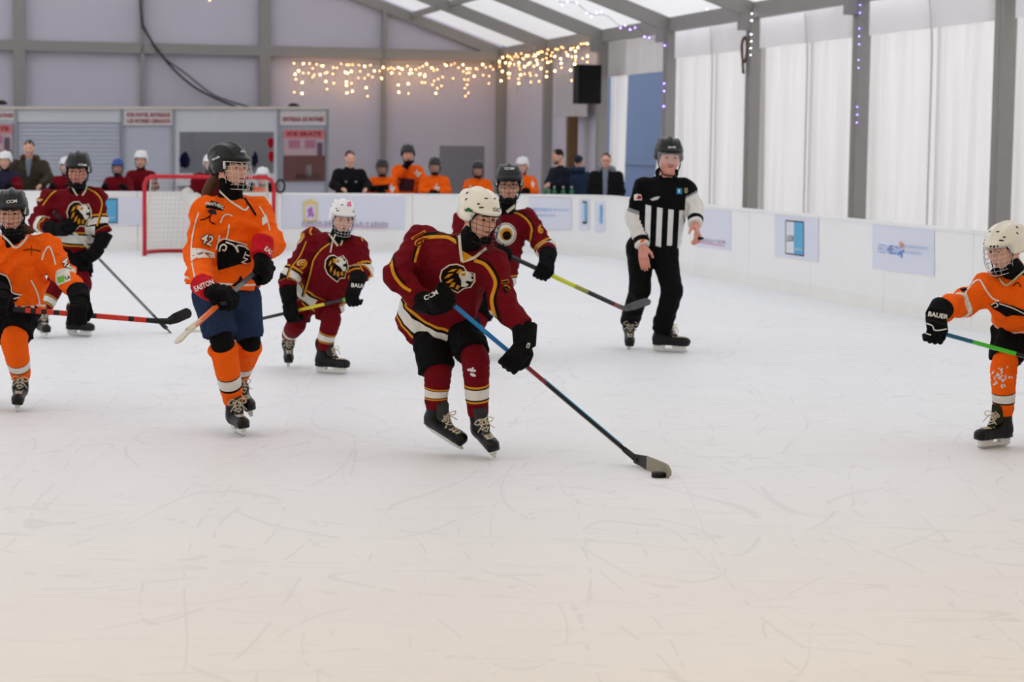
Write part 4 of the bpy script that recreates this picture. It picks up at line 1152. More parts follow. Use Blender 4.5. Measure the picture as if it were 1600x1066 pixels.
    if neck: 
        V, Q = blob([cap(D['neck'] - ax * .03, H(0, .0, -.085), .078 * q, .066 * q, .02), ell(H(0, .03, -.1), (.055 * q, .055 * q, .03 * q), H.M, .02)], .01)
        R['neck'] = mk('neck_guard', V, Q, M_NECK, root)
    if helm is not None:
        R['helmet'] = helmet(H, root, plastic(helm) if not isinstance(helm, bpy.types.Material) else helm, headfine if headfine < .008 else .011, hliner, vents=vents)
    if cagem is not None: R['cage'] = cage(H, root, cagem)
    return R
def hockey_stick(label, butt, heel, toe, segs, bladec, name='hockey_stick', up=None, w=.030, t=.021, blade_h=.066, tape=None, edge=None, group='hockey sticks of the players'):
    """segs = [(from fraction, colour)] along the shaft"""
    butt, heel, toe = Vector(butt), Vector(heel), Vector(toe)
    root = thing(name, label, 'hockey stick', heel, group)
    d = (heel - butt); L = d.length; d.normalize()
    bd = (toe - heel).normalized(); pn = d.cross(bd).normalized(); sw = pn.cross(d)
    for i, (f0, c) in enumerate(segs):
        f1 = segs[i + 1][0] if i + 1 < len(segs) else 1.0
        a = butt + d * L * f0; b = butt + d * L * f1
        k = .0035 if c == 'tape' else 0
        MB().box((a + b) / 2, d * (L * (f1 - f0) / 2), sw * (w / 2 + k), pn * (t / 2 + k)).build('grip_tape' if c in ('tape',) else 'shaft', plastic((30, 30, 32), .5) if c == 'tape' else plastic(c, .35), root)
    if edge: MB().box(butt + d * L * .71 + pn * (t / 2) * (1 if pn.z > 0 else -1), d * L * .21, sw * (w / 2 + .0015), pn * .003).build('shaft_stripe', plastic(edge[1], .35), root)
    MB().box(butt - d * .008, d * .01, sw * (w / 2 + .002), pn * (t / 2 + .002)).build('butt_cap', plastic('black', .6), root)
    # blade: swept, slightly curved plate with a rounded toe
    BL = (toe - heel).length; upv = Vector(up) if up is not None else -d; upv = upv - bd * upv.dot(bd); upv.normalize(); pn = bd.cross(upv)
    n = 12; v = []; f = []
    for i in range(n + 1):
        q = i / n; hgt = blade_h * (.62 + .38 * min(1, q * 3)) * (1 if q < .85 else math.sqrt(max(.12, 1 - ((q - .85) / .16) ** 2)))
        c = heel + bd * BL * q + pn * (.02 * q * q)
        th = .006 if q > .1 else .009
        v += [c - upv * hgt * .5 + pn * th, c + upv * hgt * .5 + pn * th * .7, c + upv * hgt * .5 - pn * th * .7, c - upv * hgt * .5 - pn * th]
    for i in range(n):
        for k in range(4): f.append((4 * i + k, 4 * i + (k + 1) % 4, 4 * i + 4 + (k + 1) % 4, 4 * i + 4 + k))
    f += [(3, 2, 1, 0), (4 * n, 4 * n + 1, 4 * n + 2, 4 * n + 3)]
    bm_ = plastic(bladec, .6); tm_ = plastic(tape, .8) if tape else bm_
    fm = [1 if (i // 4) >= 4 and tape else 0 for i in range(4 * n)] + [0, 1 if tape else 0]
    mk('blade', v, f, [bm_, tm_], root, False, fm)
    a = heel - d * .08; MB().add(*tube_vf([a, heel + bd * .01, heel + bd * .05], [.017, .02, .02], 6)).build('hosel', bm_, root)
    return root

# ---- prints
UT = [(-.9, .1), (-.85, -.4), (-.5, -.8), (-.1, -.95), (.3, -.85), (.5, -.55), (.95, -.5), (1.02, 0), (.85, .45), (.5, .6), (.2, .95), (-.2, .8), (-.5, .95), (-.75, .5)]
def emblem(R, c, sx, sy, rot=0, L=4):
    """round-cheeked tiger head badge: pale outline, black head, gold stripes, white muzzle"""
    def tf(P): return [(c[0] + sx * x * math.cos(rot) - sy * y * math.sin(rot), c[1] + sx * x * math.sin(rot) + sy * y * math.cos(rot)) for x, y in P]
    tg = [R['jersey']]; j = R['jersey']
    e = wrap([poly2(tf([(x * 1.1, y * 1.1) for x, y in UT]))], tg, fabric('cream'), j, 'emblem', .003, L)
    if e is None: return
    wrap([poly2(tf(UT))], tg, fabric('dark'), e, 'emblem_head', .005, L)
    st = [[(-.72, .15), (-.5, -.2), (-.2, -.3), (-.45, .02)], [(-.55, -.35), (-.3, -.6), (0, -.68), (-.25, -.42)], [(-.05, -.4), (.1, -.7), (.3, -.65), (.12, -.3)], [(-.6, .45), (-.35, .15), (-.12, .05), (-.32, .4)], [(-.35, .7), (-.2, .35), (.0, .3), (-.08, .65)], [(.02, .75), (.1, .45), (.3, .5), (.18, .8)]]
    wrap([poly2(tf(s)) for s in st], tg, fabric('gold'), e, 'emblem_stripes', .0065, L)
    wrap([poly2(tf([(.16, -.5), (.5, -.62), (.93, -.4), (1.0, -.05), (.9, .08), (.62, .05), (.55, .2), (.78, .3), (.62, .5), (.36, .55), (.3, .1), (.12, -.2)]))], tg, fabric('white'), e, 'emblem_muzzle', .0065, L)
    wrap([poly2(tf([(.2, -.4), (.48, -.52), (.5, -.3), (.28, -.22)]))], tg, fabric('gold'), e, 'emblem_brow', .008, L)
    wrap([poly2(tf([(.3, -.32), (.46, -.36), (.42, -.26)]))], tg, fabric('dark'), e, 'emblem_eye', .0095, L)
    wrap([poly2(tf([(.84, -.38), (.97, -.25), (.98, -.08), (.86, -.16)]))], tg, fabric('dark'), e, 'emblem_nose', .008, L)
def trim(R, part, pts, w, col, nm='piping', off=.004, L=4):
    tg = [R[part] if not isinstance(R[part], dict) else R[part]['glove']]
    return wrap([ribbon2(pts, w)], tg, fabric(col), tg[0], nm, off, L)
def piping(R, pts, w=3.4, c1='gold', c2='dark', sh=(0, -3.2), part='jersey'):
    trim(R, part, pts, w, c1); trim(R, part, [(x + sh[0], y + sh[1]) for x, y in pts], w, c2, 'piping', .003)
def lettering(tg, parent, txt, a, b, hgt, col, off=.006, nm='lettering', bold=.03, outline=None, L=4, lean=0, arc=0):
    if outline: wrap([text2(txt, a, b, hgt, bold + .05, lean, arc)], tg, fabric(outline), parent, 'lettering_outline', off - .002, L)
    return wrap([text2(txt, a, b, hgt, bold, lean, arc)], tg, fabric(col), parent, nm, off, L)
def vneck(R, pts, w, col):
    return wrap([ribbon2(pts, w, n=3)], [R['jersey'], R['neck']] if 'neck' in R else [R['jersey']], fabric(col), R['jersey'], 'collar', .006, 4)

HEMM = [(0, 'maroon'), (.045, 'gold'), (.062, 'dark'), (.077, 'white'), (.15, 'dark'), (.165, 'gold'), (.182, 'maroon')]
M_JT = bands('jersey_maroon_body', 'tt', (0, 1), HEMM)
M_JS = bands('jersey_maroon_sleeve', 'at', (0, 1), [(0, 'maroon'), (.07, 'gold'), (.085, 'dark'), (.1, 'white'), (.155, 'dark'), (.17, 'gold'), (.185, 'maroon')])
M_JS0 = fabric('maroon')
M_OT = bands('jersey_orange_body', 'tt', (0, 1), [(0, 'orange'), (.03, 'white'), (.042, 'orange')])
M_OS = bands('jersey_orange_sleeve', 'at', (0, 1), [(0, 'orange'), (.165, (214, 208, 200)), (.225, 'orange')])
M_WIRE_W = plastic((205, 205, 205), .35); M_WIRE_B = plastic((18, 18, 19), .35); M_CHROME = mat('cage_chrome', (200, 200, 204), .25, .5, metal=.8)

# ================================================================== players and referee on the ice
def on(a, b, f): return Vector(a).lerp(Vector(b), f)
# 1. front player carrying the puck
Y0 = 12.2
sb, shl, stt = pix(702, 471, 11.9), pix(992, 722, 11.86), gnd(1053, 749); stt.z = .036; shl.z = max(shl.z, .04)
P1 = person('player in maroon and white helmet bending forward to push the puck', Y0,
    dict(pel=(680, 484, .16), chest=(702, 412, -.02), neck=(727, 384, -.1), shR=(658, 378, .06), shL=(768, 414, -.12), elR=(621, 430, -.12), elL=(787, 478, -.22), wrR=(668, 452, -.25), wrL=(800, 530, -.35),
         hipR=(664, 496, .14), hipL=(716, 498, .08), knR=(682, 578, -.02), knL=(742, 560, -.12), anR=(688, 655, .1), anL=(750, 655, 0)),
    (749, 338, -.2, (.62, -.78, -.32), (.12, -.12, 1), 1.02), 1.0, jersey=(M_JT, M_JS0), hem=.13, pfrac=(1.02, .88), sock=SOCK_M,
    skR=((664, 668, .16), (724, 706, .0), (.25, -.7, .65)), skL=((750, 692, .06), (773, 718), (-.12, -.4, .9)), hands=dict(R=(on(sb, shl, -.035), shl - sb), L=(on(sb, shl, .355), shl - sb)),
    helm=(236, 232, 218), cagem=M_WIRE_B, seed=3, h=.010, mouth=.001, torso_r=.155, flare=1.16, hemshift=(0.02, -.09, 0), fold=.006)
hockey_stick('blue and black hockey stick whose taped blade touches the puck', sb, shl, stt, [(0, 'tape'), (.03, (30, 124, 190)), (.2, (24, 108, 176)), (.42, (132, 40, 58)), (.52, (30, 28, 32)), (.75, (34, 36, 40)), (.92, 'black')], (48, 46, 44), edge=(1, (70, 160, 205)), tape=(150, 144, 128), up=Zv, blade_h=.075)
pk = gnd(1029, 746); n_ = 24
b_ = MB(); ring = [pk + Vector((.038 * math.cos(2 * math.pi * i / n_), .038 * math.sin(2 * math.pi * i / n_), 0)) for i in range(n_)]
b_.prism([p + Zv * .001 for p in ring], Zv * .0245); tag(b_.build('puck', plastic((18, 18, 19), .7)), 'black rubber puck against the stick blade', 'puck')
# 2. tall orange player
Y0 = 12.85
sb, shl, stt = pix(408, 417, 12.62), pix(302, 511, 11.75), pix(274, 531, 11.62)
P2 = person('tall player in orange with dark cage helmet and navy shorts standing before the goal', Y0,
    dict(pel=(347, 448, .03), chest=(358, 360, 0), neck=(362, 312, -.02), shR=(323, 332, -.1), shL=(399, 332, .1), elR=(309, 398, -.12), elL=(424, 382, -.04), wrR=(325, 445, -.25), wrL=(422, 402, -.15),
         hipR=(329, 462, -.04), hipL=(377, 462, .06), knR=(347, 536, -.1), knL=(389, 536, .1), anR=(357, 625, 0), anL=(384, 605, .35)),
    (360, 263, -.04, (.80, -.60, -.03), (.02, 0, 1), 1.0), 1.0, jersey=(M_OT, fabric('orange')), hem=-.01, pants='navy', pfrac=(.84, .86), sock=SOCK_O,
    skR=((364, 674), (384, 685), (-.15, .1, .95)), skL=((378, 632, .45), (392, 652, .25), (-.1, -.35, .85)), hands=dict(R=(on(sb, shl, .6), shl - sb), L=(on(sb, shl, .05), shl - sb)),
    helm=(18, 18, 19), cagem=M_WIRE_W, cuffm='red', seed=8, h=.010, fold=.007, torso_r=.165, sockr=1.05, socktop=(-.015, .01), pads=True)
hockey_stick('grey hockey stick with orange lower shaft held by the tall orange player', sb, shl, stt, [(0, (70, 70, 72)), (.3, (120, 116, 112)), (.55, (60, 60, 62)), (.68, (226, 110, 40))], (214, 206, 190))
# 3. small maroon player with pink ribbon helmet
Y0 = 16.4
sb, shl, stt = pix(548, 466, 16.1), pix(332, 516, 16.6), pix(290, 521, 16.5)
P3 = person('small player in maroon, white helmet marked with a pink ribbon, by the tall orange player', Y0,
    dict(pel=(490, 462, .2), chest=(516, 404, 0), neck=(529, 377, -.08), shR=(487, 376, .05), shL=(556, 388, -.05), elR=(452, 436, -.05), elL=(568, 424, -.1), wrR=(460, 470, -.15), wrL=(558, 445, -.2),
         hipR=(473, 468, .2), hipL=(506, 468, .14), knR=(463, 506, .1), knL=(516, 498, -.05), anR=(452, 540, .45), anL=(509, 545, 0)),
    (535, 341, -.14, (.28, -.92, -.22), (.1, -.1, 1), .98), .96, jersey=(M_JT, M_JS), hem=.05, torso_r=.168, pants='maroon', pfrac=(.8, .8), sock=SOCK_M,
    skR=((449, 556, .58), (450, 573, .40), (.1, -.5, .8)), skL=((494, 583), (541, 586), (-.05, 0, 1)), hands=dict(R=(on(sb, shl, .40), shl - sb), L=(on(sb, shl, -.04), shl - sb)),
    helm=(232, 232, 232), cagem=M_CHROME, seed=12, h=.012, mouth=.004)
hockey_stick('yellow and black hockey stick of the small maroon player', sb, shl, stt, [(0, (90, 190, 60)), (.05, (40, 40, 40)), (.18, 'yellow'), (.4, (30, 30, 32)), (.55, (44, 44, 46)), (.9, (30, 30, 32))], (214, 226, 206))
# 4. maroon player with glasses behind the puck carrier
Y0 = 17.9
sb, shl, stt = pix(772, 389, 17.55), pix(976, 483, 17.55), pix(1017, 468, 17.45)
P4 = person('player in maroon with glasses and black cage helmet skating behind the puck carrier', Y0,
    dict(pel=(758, 440, .1), chest=(772, 368, 0), neck=(790, 328, -.05), shR=(726, 347, .02), shL=(823, 345, 0), elR=(716, 392, -.05), elL=(852, 388, -.1), wrR=(770, 395, -.3), wrL=(846, 412, -.25),
         hipR=(738, 452, .1), hipL=(768, 452, .06), knR=(725, 500, 0), knL=(746, 500, -.05), anR=(715, 535, .3), anL=(742, 540, 0)),
    (795, 288, -.1, (.02, -1, -.12), (0, 0, 1), 1.08), 1.05, jersey=(M_JT, M_JS), hem=.06, pfrac=(.9, .9), sock=SOCK_M,
    skR=((710, 551, .3), (714, 558), (0, -.2, .95)), skL=((734, 560), (744, 563), (0, 0, 1)), hands=dict(R=(on(sb, shl, .06), shl - sb), L=(on(sb, shl, .37), shl - sb)),
    helm=(16, 16, 17), cagem=M_WIRE_B, seed=15, h=.012)
hockey_stick('black hockey stick with yellow middle reaching across the referee leg', sb, shl, stt, [(0, (34, 34, 36)), (.4, (205, 210, 60)), (.62, (150, 150, 60)), (.72, (40, 40, 42)), (.92, (190, 40, 50))], (92, 92, 94))
k_ = P4['H']
g_ = MB()
for s in (-1, 1):
    ring = [k_(s * .031 + .024 * math.cos(a), .112, .004 + .017 * math.sin(a)) for a in [i * math.pi / 8 for i in range(17)]]; g_.tube(ring, .0028, 4)
    g_.tube([k_(s * .055, .112, .008), k_(s * .08, .03, .01)], .0025, 4)
g_.tube([k_(-.008, .113, .008), k_(.008, .113, .008)], .0025, 4)
g_.build('glasses', plastic((24, 24, 28), .3), P4['root'])
# 5. referee
Y0 = 18.5
M_RT = bpy.data.materials.new('referee_shirt'); nt, b = nodes_of(M_RT)
b.inputs['Roughness'].default_value = .85; b.inputs['Specular IOR Level'].default_value = .1
a1 = nt.nodes.new('ShaderNodeAttribute'); a1.attribute_name = 'sx'; a2 = nt.nodes.new('ShaderNodeAttribute'); a2.attribute_name = 'tt'
def mth(op, a, c):
    q = nt.nodes.new('ShaderNodeMath'); q.operation = op
    for i, v in enumerate((a, c)):
        if isinstance(v, float): q.inputs[i].default_value = v
        else: nt.links.new(v, q.inputs[i])
    return q.outputs[0]
st_ = mth('GREATER_THAN', mth('FRACT', mth('ADD', mth('MULTIPLY', a1.outputs['Fac'], 10.5), 20.1), 0.0), .52)
lo_ = mth('LESS_THAN', a2.outputs['Fac'], .335)
mx = nt.nodes.new('ShaderNodeMix'); mx.data_type = 'RGBA'; mx.inputs[6].default_value = (*lin((12, 12, 13)), 1); mx.inputs[7].default_value = (*lin((228, 228, 228)), 1)
nt.links.new(mth('MULTIPLY', st_, lo_), mx.inputs[0]); nt.links.new(mx.outputs[2], b.inputs['Base Color'])
M_RS = bands('referee_sleeve', 'at', (0, 1), [(0, 'white'), (.03, 'black'), (.075, 'white'), (.33, 'grey'), (.36, 'black')])
P5 = person('referee in black and white striped shirt and black helmet skating with arms hanging', Y0,
    dict(pel=(1022, 385, .05), chest=(1036, 306, 0), neck=(1042, 276, -.02), shR=(1006, 294, 0), shL=(1071, 296, 0), elR=(991, 340, .02), elL=(1085, 325, .0), wrR=(1004, 386, -.14), wrL=(1087, 352, -.18),
         hipR=(1001, 388, .04), hipL=(1037, 390, .02), knR=(1000, 452, -.02), knL=(1050, 456, -.1), anR=(983, 512, .3), anL=(1038, 525, 0)),
    (1045, 246, -.06, (.12, -.98, -.12), (.05, -.03, 1), 1.06), 1.1, jersey=(M_RT, M_RS), hem=-.02, pants='black', trousers=True,
    skR=((981, 530, .44), (982, 546, .26), (.05, -.45, .85)), skL=((1024, 550), (1068, 552), (0, 0, 1)), helm=(14, 14, 15), neck=False, seed=21, h=.0125, fold=.004, skin=M_SKIN2, brow=mat('brow_grey', (120, 112, 106), .9),
    bare=dict(R=dict(axes=((.12, -.12, -1), (.25, .4, -.1), (1, -.3, .1)), curl=.35, thumb=1), L=dict(axes=((.15, -.55, -.75), (-.75, .2, -.3), (.6, .55, -.2)), curl=.9, thumb=-1)), torso_r=.142, arm_r=.074, torso_kx=1.3, yoke=.068)
H_ = P5['H']
vz = bpy.data.materials.new('visor_clear'); nt, b = nodes_of(vz)
b.inputs['Base Color'].default_value = (.9, .95, 1, 1); b.inputs['Alpha'].default_value = .16; b.inputs['Roughness'].default_value = .08
v = []; f = []
for j in range(7):
    for i in range(17):
        az = -1.25 + 2.5 * i / 16; z = .045 - .075 * j / 6 - .012 * (1 - abs(az)) * (j / 6)
        v.append(H_(.101 * math.sin(az), .012 + .122 * math.cos(az), z))
for j in range(6):
    for i in range(16): f.append((j * 17 + i, j * 17 + i + 1, (j + 1) * 17 + i + 1, (j + 1) * 17 + i))
vo = mk('visor', v, f, vz, P5['root'])
hv_, hq_ = blob([ell(H_(0, -.018, .02), (.0795 * H_.k, .1 * H_.k, .096 * H_.k), H_.M, .01, clips=[(H_(0, .045, .0), H_.f), (H_(0, 0, -.05), -H_.u)])], .009)
mk('hair', hv_, hq_, mat('hair_grey', (140, 134, 128), .9, .1, .5, 120), P5['root'])
ms_, mq_ = blob([ell(H_(0, .1, -.04), (.024 * H_.k, .006 * H_.k, .004 * H_.k), H_.M, .005), ell(H_(.02, .093, -.045), (.008 * H_.k, .005 * H_.k, .006 * H_.k), H_.M, .005), ell(H_(-.02, .093, -.045), (.008 * H_.k, .005 * H_.k, .006 * H_.k), H_.M, .005)], .005)
mk('moustache', ms_, mq_, mat('moustache_grey', (150, 124, 110), .9), P5['root'])
cv, cq = blob([cap(P5['D']['neck'] + Vector((-.03, -.04, .02)), P5['D']['neck'] + Vector((-.085, -.06, -.04)), .02, .012, side=(.3, .2, 1), kx=1.3), cap(P5['D']['neck'] + Vector((.03, -.04, .02)), P5['D']['neck'] + Vector((.085, -.06, -.04)), .02, .012, side=(-.3, .2, 1), kx=1.3), cap(P5['D']['neck'] + Vector((-.05, .02, .03)), P5['D']['neck'] + Vector((.05, .02, .03)), .05, .05)], .01)
mk('collar', cv, cq, fabric('black'), P5['root'])
w_ = P5['D']['wrL'] + Vector((.0, -.06, -.1))
wh, wq = blob([cap(w_, w_ + Vector((.03, -.02, -.01)), .014), rbox(w_ + Vector((.045, -.03, -.005)), (.02, .012, .008), rd=.005)], .005)
tag(mk('whistle', wh, wq, plastic('black')), 'small black whistle in the referee left hand', 'whistle')
# 6. orange player entering from the right
Y0 = 12.8
sb, shl, stt = pix(1464, 519, 12.42), pix(1800, 612, 12.6), pix(1860, 624, 12.5)
P6 = person('player in orange and white helmet reaching in from the right edge with a green stick', Y0,
    dict(pel=(1612, 500, .1), chest=(1604, 462, -.02), neck=(1588, 428, -.08), shR=(1548, 450, -.06), shL=(1650, 460, .05), elR=(1506, 476, -.1), elL=(1672, 520, -.05), wrR=(1484, 490, -.3), wrL=(1650, 560, -.3),
         hipR=(1580, 515, .1), hipL=(1640, 515, .1), knR=(1570, 574, -.05), knL=(1660, 570, .0), anR=(1570, 640, .05), anL=(1660, 640, .1)),
    (1570, 389, -.15, (-.80, -.55, -.30), (-.12, -.05, 1), 1.02), 1.0, jersey=(M_OT, M_OS), hem=-.03, pfrac=(.80, .85), sock=SOCK_O,
    skR=((1570, 698), (1535, 702), (.08, 0, 1)), skL=((1660, 698), (1690, 704), (0, 0, 1)), hands=dict(R=(on(sb, shl, -.02), shl - sb), L=(on(sb, shl, .55), shl - sb)),
    helm=(232, 228, 214), cagem=M_CHROME, seed=31, h=.010, trim=fabric((44, 48, 34)))
hockey_stick('green and blue hockey stick held out at the right edge', sb, shl, stt, [(0, 'tape'), (.03, (40, 96, 130)), (.16, (70, 190, 50)), (.36, (30, 40, 34)), (.7, (70, 190, 50))], (40, 40, 42))
# 7. orange player at the left edge
Y0 = 13.9
sb, shl, stt = pix(-16, 480, 13.5), pix(262, 503, 13.55), pix(299, 486, 13.55)
P7 = person('player in orange and black cage helmet at the left edge with a level stick', Y0,
    dict(pel=(16, 478, .06), chest=(20, 414, 0), neck=(24, 378, -.04), shR=(-30, 388, 0), shL=(74, 388, 0), elR=(-52, 440, -.05), elL=(98, 428, -.05), wrR=(-10, 470, -.25), wrL=(114, 468, -.25),
         hipR=(-8, 490, .04), hipL=(36, 490, .02), knR=(-22, 540, .0), knL=(22, 532, -.12), anR=(-30, 590, .4), anL=(29, 592, 0)),
    (18, 332, -.1, (.10, -.98, -.16), (0, 0, 1), 1.0), 1.0, jersey=(M_OT, M_OS), hem=-.01, pfrac=(.85, .78), sock=SOCK_O,
    skR=((-40, 616, .5), (-36, 632, .3), (0, -.4, .85)), skL=((30, 634, .14), (27, 643), (.05, .2, .95)), hands=dict(R=(on(sb, shl, .06), shl - sb), L=(on(sb, shl, .5), shl - sb)),
    helm=(16, 16, 17), cagem=M_WIRE_B, seed=41, h=.011, sockr=1.08)
hockey_stick('black hockey stick with red pattern held level by the orange player at the left edge', sb, shl, stt, [(0, 'tape'), (.12, (26, 26, 28)), (.2, (206, 52, 34)), (.23, (26, 26, 28)), (.26, (206, 52, 34)), (.29, (26, 26, 28)), (.32, (206, 52, 34)), (.36, (26, 26, 28)), (.39, (206, 52, 34)), (.56, (26, 26, 28)), (.6, (206, 52, 34)), (.78, (26, 26, 28)), (.81, (206, 52, 34)), (.88, (26, 26, 28))], (26, 26, 28))
# 8. maroon player at the left
Y0 = 19.3
sb, shl, stt = pix(86, 333, 18.95), pix(254, 508, 19.75), pix(273, 523, 19.7)
P8 = person('player in maroon with black helmet standing behind the orange player on the left', Y0,
    dict(pel=(108, 388, .08), chest=(112, 330, 0), neck=(120, 295, -.04), shR=(78, 312, 0), shL=(149, 310, 0), elR=(60, 346, -.06), elL=(156, 354, -.05), wrR=(85, 350, -.25), wrL=(146, 380, -.2),
         hipR=(92, 396, .08), hipL=(124, 396, .06), knR=(86, 446, 0), knL=(128, 444, -.08), anR=(70, 495, .1), anL=(122, 495, 0)),
    (122, 266, -.08, (.05, -.98, -.18), (0, 0, 1), 1.06), 1.05, jersey=(M_JT, M_JS), hem=-.02, pfrac=(.72, .7), sock=SOCK_M,
    skR=((66, 527), (70, 529), (0, 0, 1)), skL=((112, 525), (136, 527), (0, 0, 1)), hands=dict(R=(on(sb, shl, .1), shl - sb), L=(on(sb, shl, .33), shl - sb)),
    helm=(18, 18, 19), cagem=M_WIRE_B, seed=51, h=.0125, skin=M_SKIN2)
hockey_stick('grey hockey stick held across the body by the maroon player on the left', sb, shl, stt, [(0, 'tape'), (.1, (196, 192, 186)), (.4, (120, 120, 124)), (.9, (60, 60, 64))], (40, 40, 44))
# 9. goalkeeper in the crease
Y0 = 33.4
P9 = person('goalkeeper in maroon with white pads standing in the goal behind the tall orange player', Y0,
    dict(pel=(326, 330, .1), chest=(326, 294, 0), neck=(328, 272, -.03), shR=(309, 279, 0), shL=(346, 279, 0), elR=(302, 297, -.1), elL=(354, 297, -.1), wrR=(308, 312, -.25), wrL=(350, 312, -.25),
         hipR=(319, 334, .1), hipL=(335, 334, .1), knR=(316, 362, -.1), knL=(340, 362, -.1), anR=(314, 392, .1), anL=(342, 392, .1)),
    (328, 256, -.06, (.1, -1, -.1), (0, 0, 1), 1.0), 1.0, jersey=(M_JT, M_JS0), hem=.02, pfrac=(.8, .8), sock=(['white'], [(0, 0)]),
    skR=((312, 399), (314, 402), (0, 0, 1)), skL=((342, 399), (344, 402), (0, 0, 1)), hands=dict(R=(pix(308, 316, 33.05), Vector((.2, 0, 1))), L=(pix(350, 316, 33.05), Vector((-.2, 0, 1)))),
    helm=(230, 230, 230), cagem=M_CHROME, h=.02, headfine=.012, glovem='white', cuffm='white', glove_k=1.9, gfine=.012, vents=False, seed=60, sockr=1.5)

# ---- prints on the garments
# front player
piping(P1, [(661, 372), (680, 370), (700, 371), (714, 379)], 5.5, sh=(0, -5))
trim(P1, 'jersey', [(661, 374), (655, 386), (650, 402), (648, 410)], 4, 'gold'); trim(P1, 'jersey', [(658, 374), (651, 386), (647, 400), (645, 410)], 3, 'dark')
piping(P1, [(741, 407), (757, 413), (769, 428), (774, 444), (768, 470), (775, 500), (784, 530)], 5.5, sh=(4.5, -2))
trim(P1, 'jersey', [(612, 388), (611, 405), (615, 428), (628, 446), (642, 455)], 5, 'gold'); trim(P1, 'jersey', [(616, 392), (615, 408), (620, 428), (632, 444)], 3, 'dark')
trim(P1, 'jersey', [(752, 492), (766, 488), (772, 500), (768, 512), (753, 516)], 5, 'white')
wrap([poly2([(753, 494), (768, 489), (771, 505), (755, 515)])], [P1['jersey']], fabric('white'), P1['jersey'], 'sleeve_patch', .006, 4)
trim(P1, 'jersey', [(751, 491), (768, 485)], 3, 'gold'); trim(P1, 'jersey', [(754, 518), (774, 508)], 3, 'dark')
vneck(P1, [(717, 357), (718, 375), (720, 395), (722, 409)], 4.5, 'cream'); vneck(P1, [(722, 409), (740, 403), (752, 394), (760, 388)], 4.5, 'cream')
wrap([poly2([(723, 392), (738, 401), (724, 409)])], [P1['jersey'], P1['neck']], fabric('gold'), P1['jersey'], 'collar_insert', .007, 4)
emblem(P1, (713, 435), 27, 22, .15)
lettering([P1['jersey']], P1['jersey'], '16', (642, 368), (652, 386), 22, 'maroon', .009, bold=.0, outline='gold', nm='number')
lettering([P1['jersey']], P1['jersey'], '16', (784, 436), (789, 458), 9, 'dark', .009, outline='gold', nm='number')
lettering([P1['gloveR']['glove'], P1['gloveR']['cuff']], P1['gloveR']['glove'], 'CCM', (664, 470), (685, 459), 7, 'white', .008)
lettering([P1['gloveL']['glove'], P1['gloveL']['cuff']], P1['gloveL']['glove'], 'CCM', (826, 545), (829, 537), 5, 'white', .008)
lettering([P1['helmet']], P1['helmet'], 'CCM', (770, 329), (786, 332), 5, 'black', .005)
lettering([P1['helmet']], P1['helmet'], 'CCM', (725, 330), (738, 332), 4, (30, 60, 40), .005)
wrap([ell2((732, 327), 3.4, 2.2), ell2((729, 329), 2, 1.6), ell2((735, 329), 2, 1.6)], [P1['helmet']], fabric((40, 130, 70)), P1['helmet'], 'clover_mark', .004, 3)
wrap([ell2((733 + q * 2.6, 578 + 4 * math.sin(q * 3)), 3.2, 2.0, q) for q in range(4)] + [ell2((739, 586), 5, 2.4, .4)], [P1['sockL']], mat('snow_dust', (226, 222, 224), .9), P1['sockL'], 'snow_smear', .003, 3)
# rolled sock top on her right leg
k0 = P2['D']['knR'].lerp(P2['D']['anR'], .1); kd = (P2['D']['anR'] - P2['D']['knR']).normalized(); ka = kd.orthogonal().normalized(); kb = kd.cross(ka)
mk('sock_roll', *tube_vf([k0 + (ka * math.cos(t) + kb * math.sin(t)) * .078 for t in [i * math.pi / 10 for i in range(21)]], .017, 7, False), fabric('orange'), P2['root'])
# tall orange player
J2 = P2['jersey']; T2 = [J2]
def px3(P): return [(260 + x / 4.265, 210 + y / 4.265) for x, y in P]
wrap([poly2(px3([(338, 800), (345, 730), (385, 702), (450, 716), (520, 735), (555, 780), (565, 850), (480, 868), (400, 892), (345, 908), (336, 860)]))], T2, fabric('black'), J2, 'panther_print', .008)
wrap([ribbon2(px3([(352, 782), (362, 745), (385, 735), (400, 752), (388, 775), (372, 768)]), 2.6), ribbon2(px3([(395, 718), (450, 740), (478, 785), (470, 742), (520, 748), (548, 770)]), 2.6), ribbon2(px3([(340, 725), (375, 698), (450, 712), (540, 738)]), 1.8)], T2, fabric('white'), J2, 'panther_outline', .011)
wrap([text2('NT', (384, 414), (391, 396), 8, .03)], T2, fabric('white'), J2, 'lettering', .012)
wrap([poly2(px3([(430, 1010), (480, 975), (495, 940), (510, 970), (470, 1012)]))], T2, fabric('black'), J2, 'claw_print', .004)
for pts in ([(360, 590), (380, 545), (410, 533), (440, 545)], [(418, 600), (412, 650), (400, 700)], [(215, 520), (190, 600), (170, 700), (165, 820), (190, 960)], [(355, 670), (345, 720), (330, 770)], [(620, 480), (650, 530), (680, 600), (690, 640)]):
    trim(P2, 'jersey', px3(pts), 2.2, 'white')
wrap([poly2(px3([(635, 560), (665, 530), (680, 580), (640, 610)]))], T2, fabric('white'), J2, 'sleeve_patch', .006)
vneck(P2, px3([(345, 370), (420, 440), (480, 480), (525, 505), (548, 480)]), 2.8, 'white')
wrap([ribbon2(px3([(520, 420), (560, 480), (598, 540)]), 3)], [J2, P2['neck']], fabric('black'), J2, 'neck_strap', .01)
lettering(T2, J2, '42', (313, 378), (330, 384.5), 15, 'white', .010, outline='black', nm='number', bold=.02)
wrap([poly2(px3([(262, 470), (300, 440), (345, 455), (388, 480), (375, 508), (325, 500), (262, 488)]))], T2, fabric('black'), J2, 'shoulder_badge', .004)
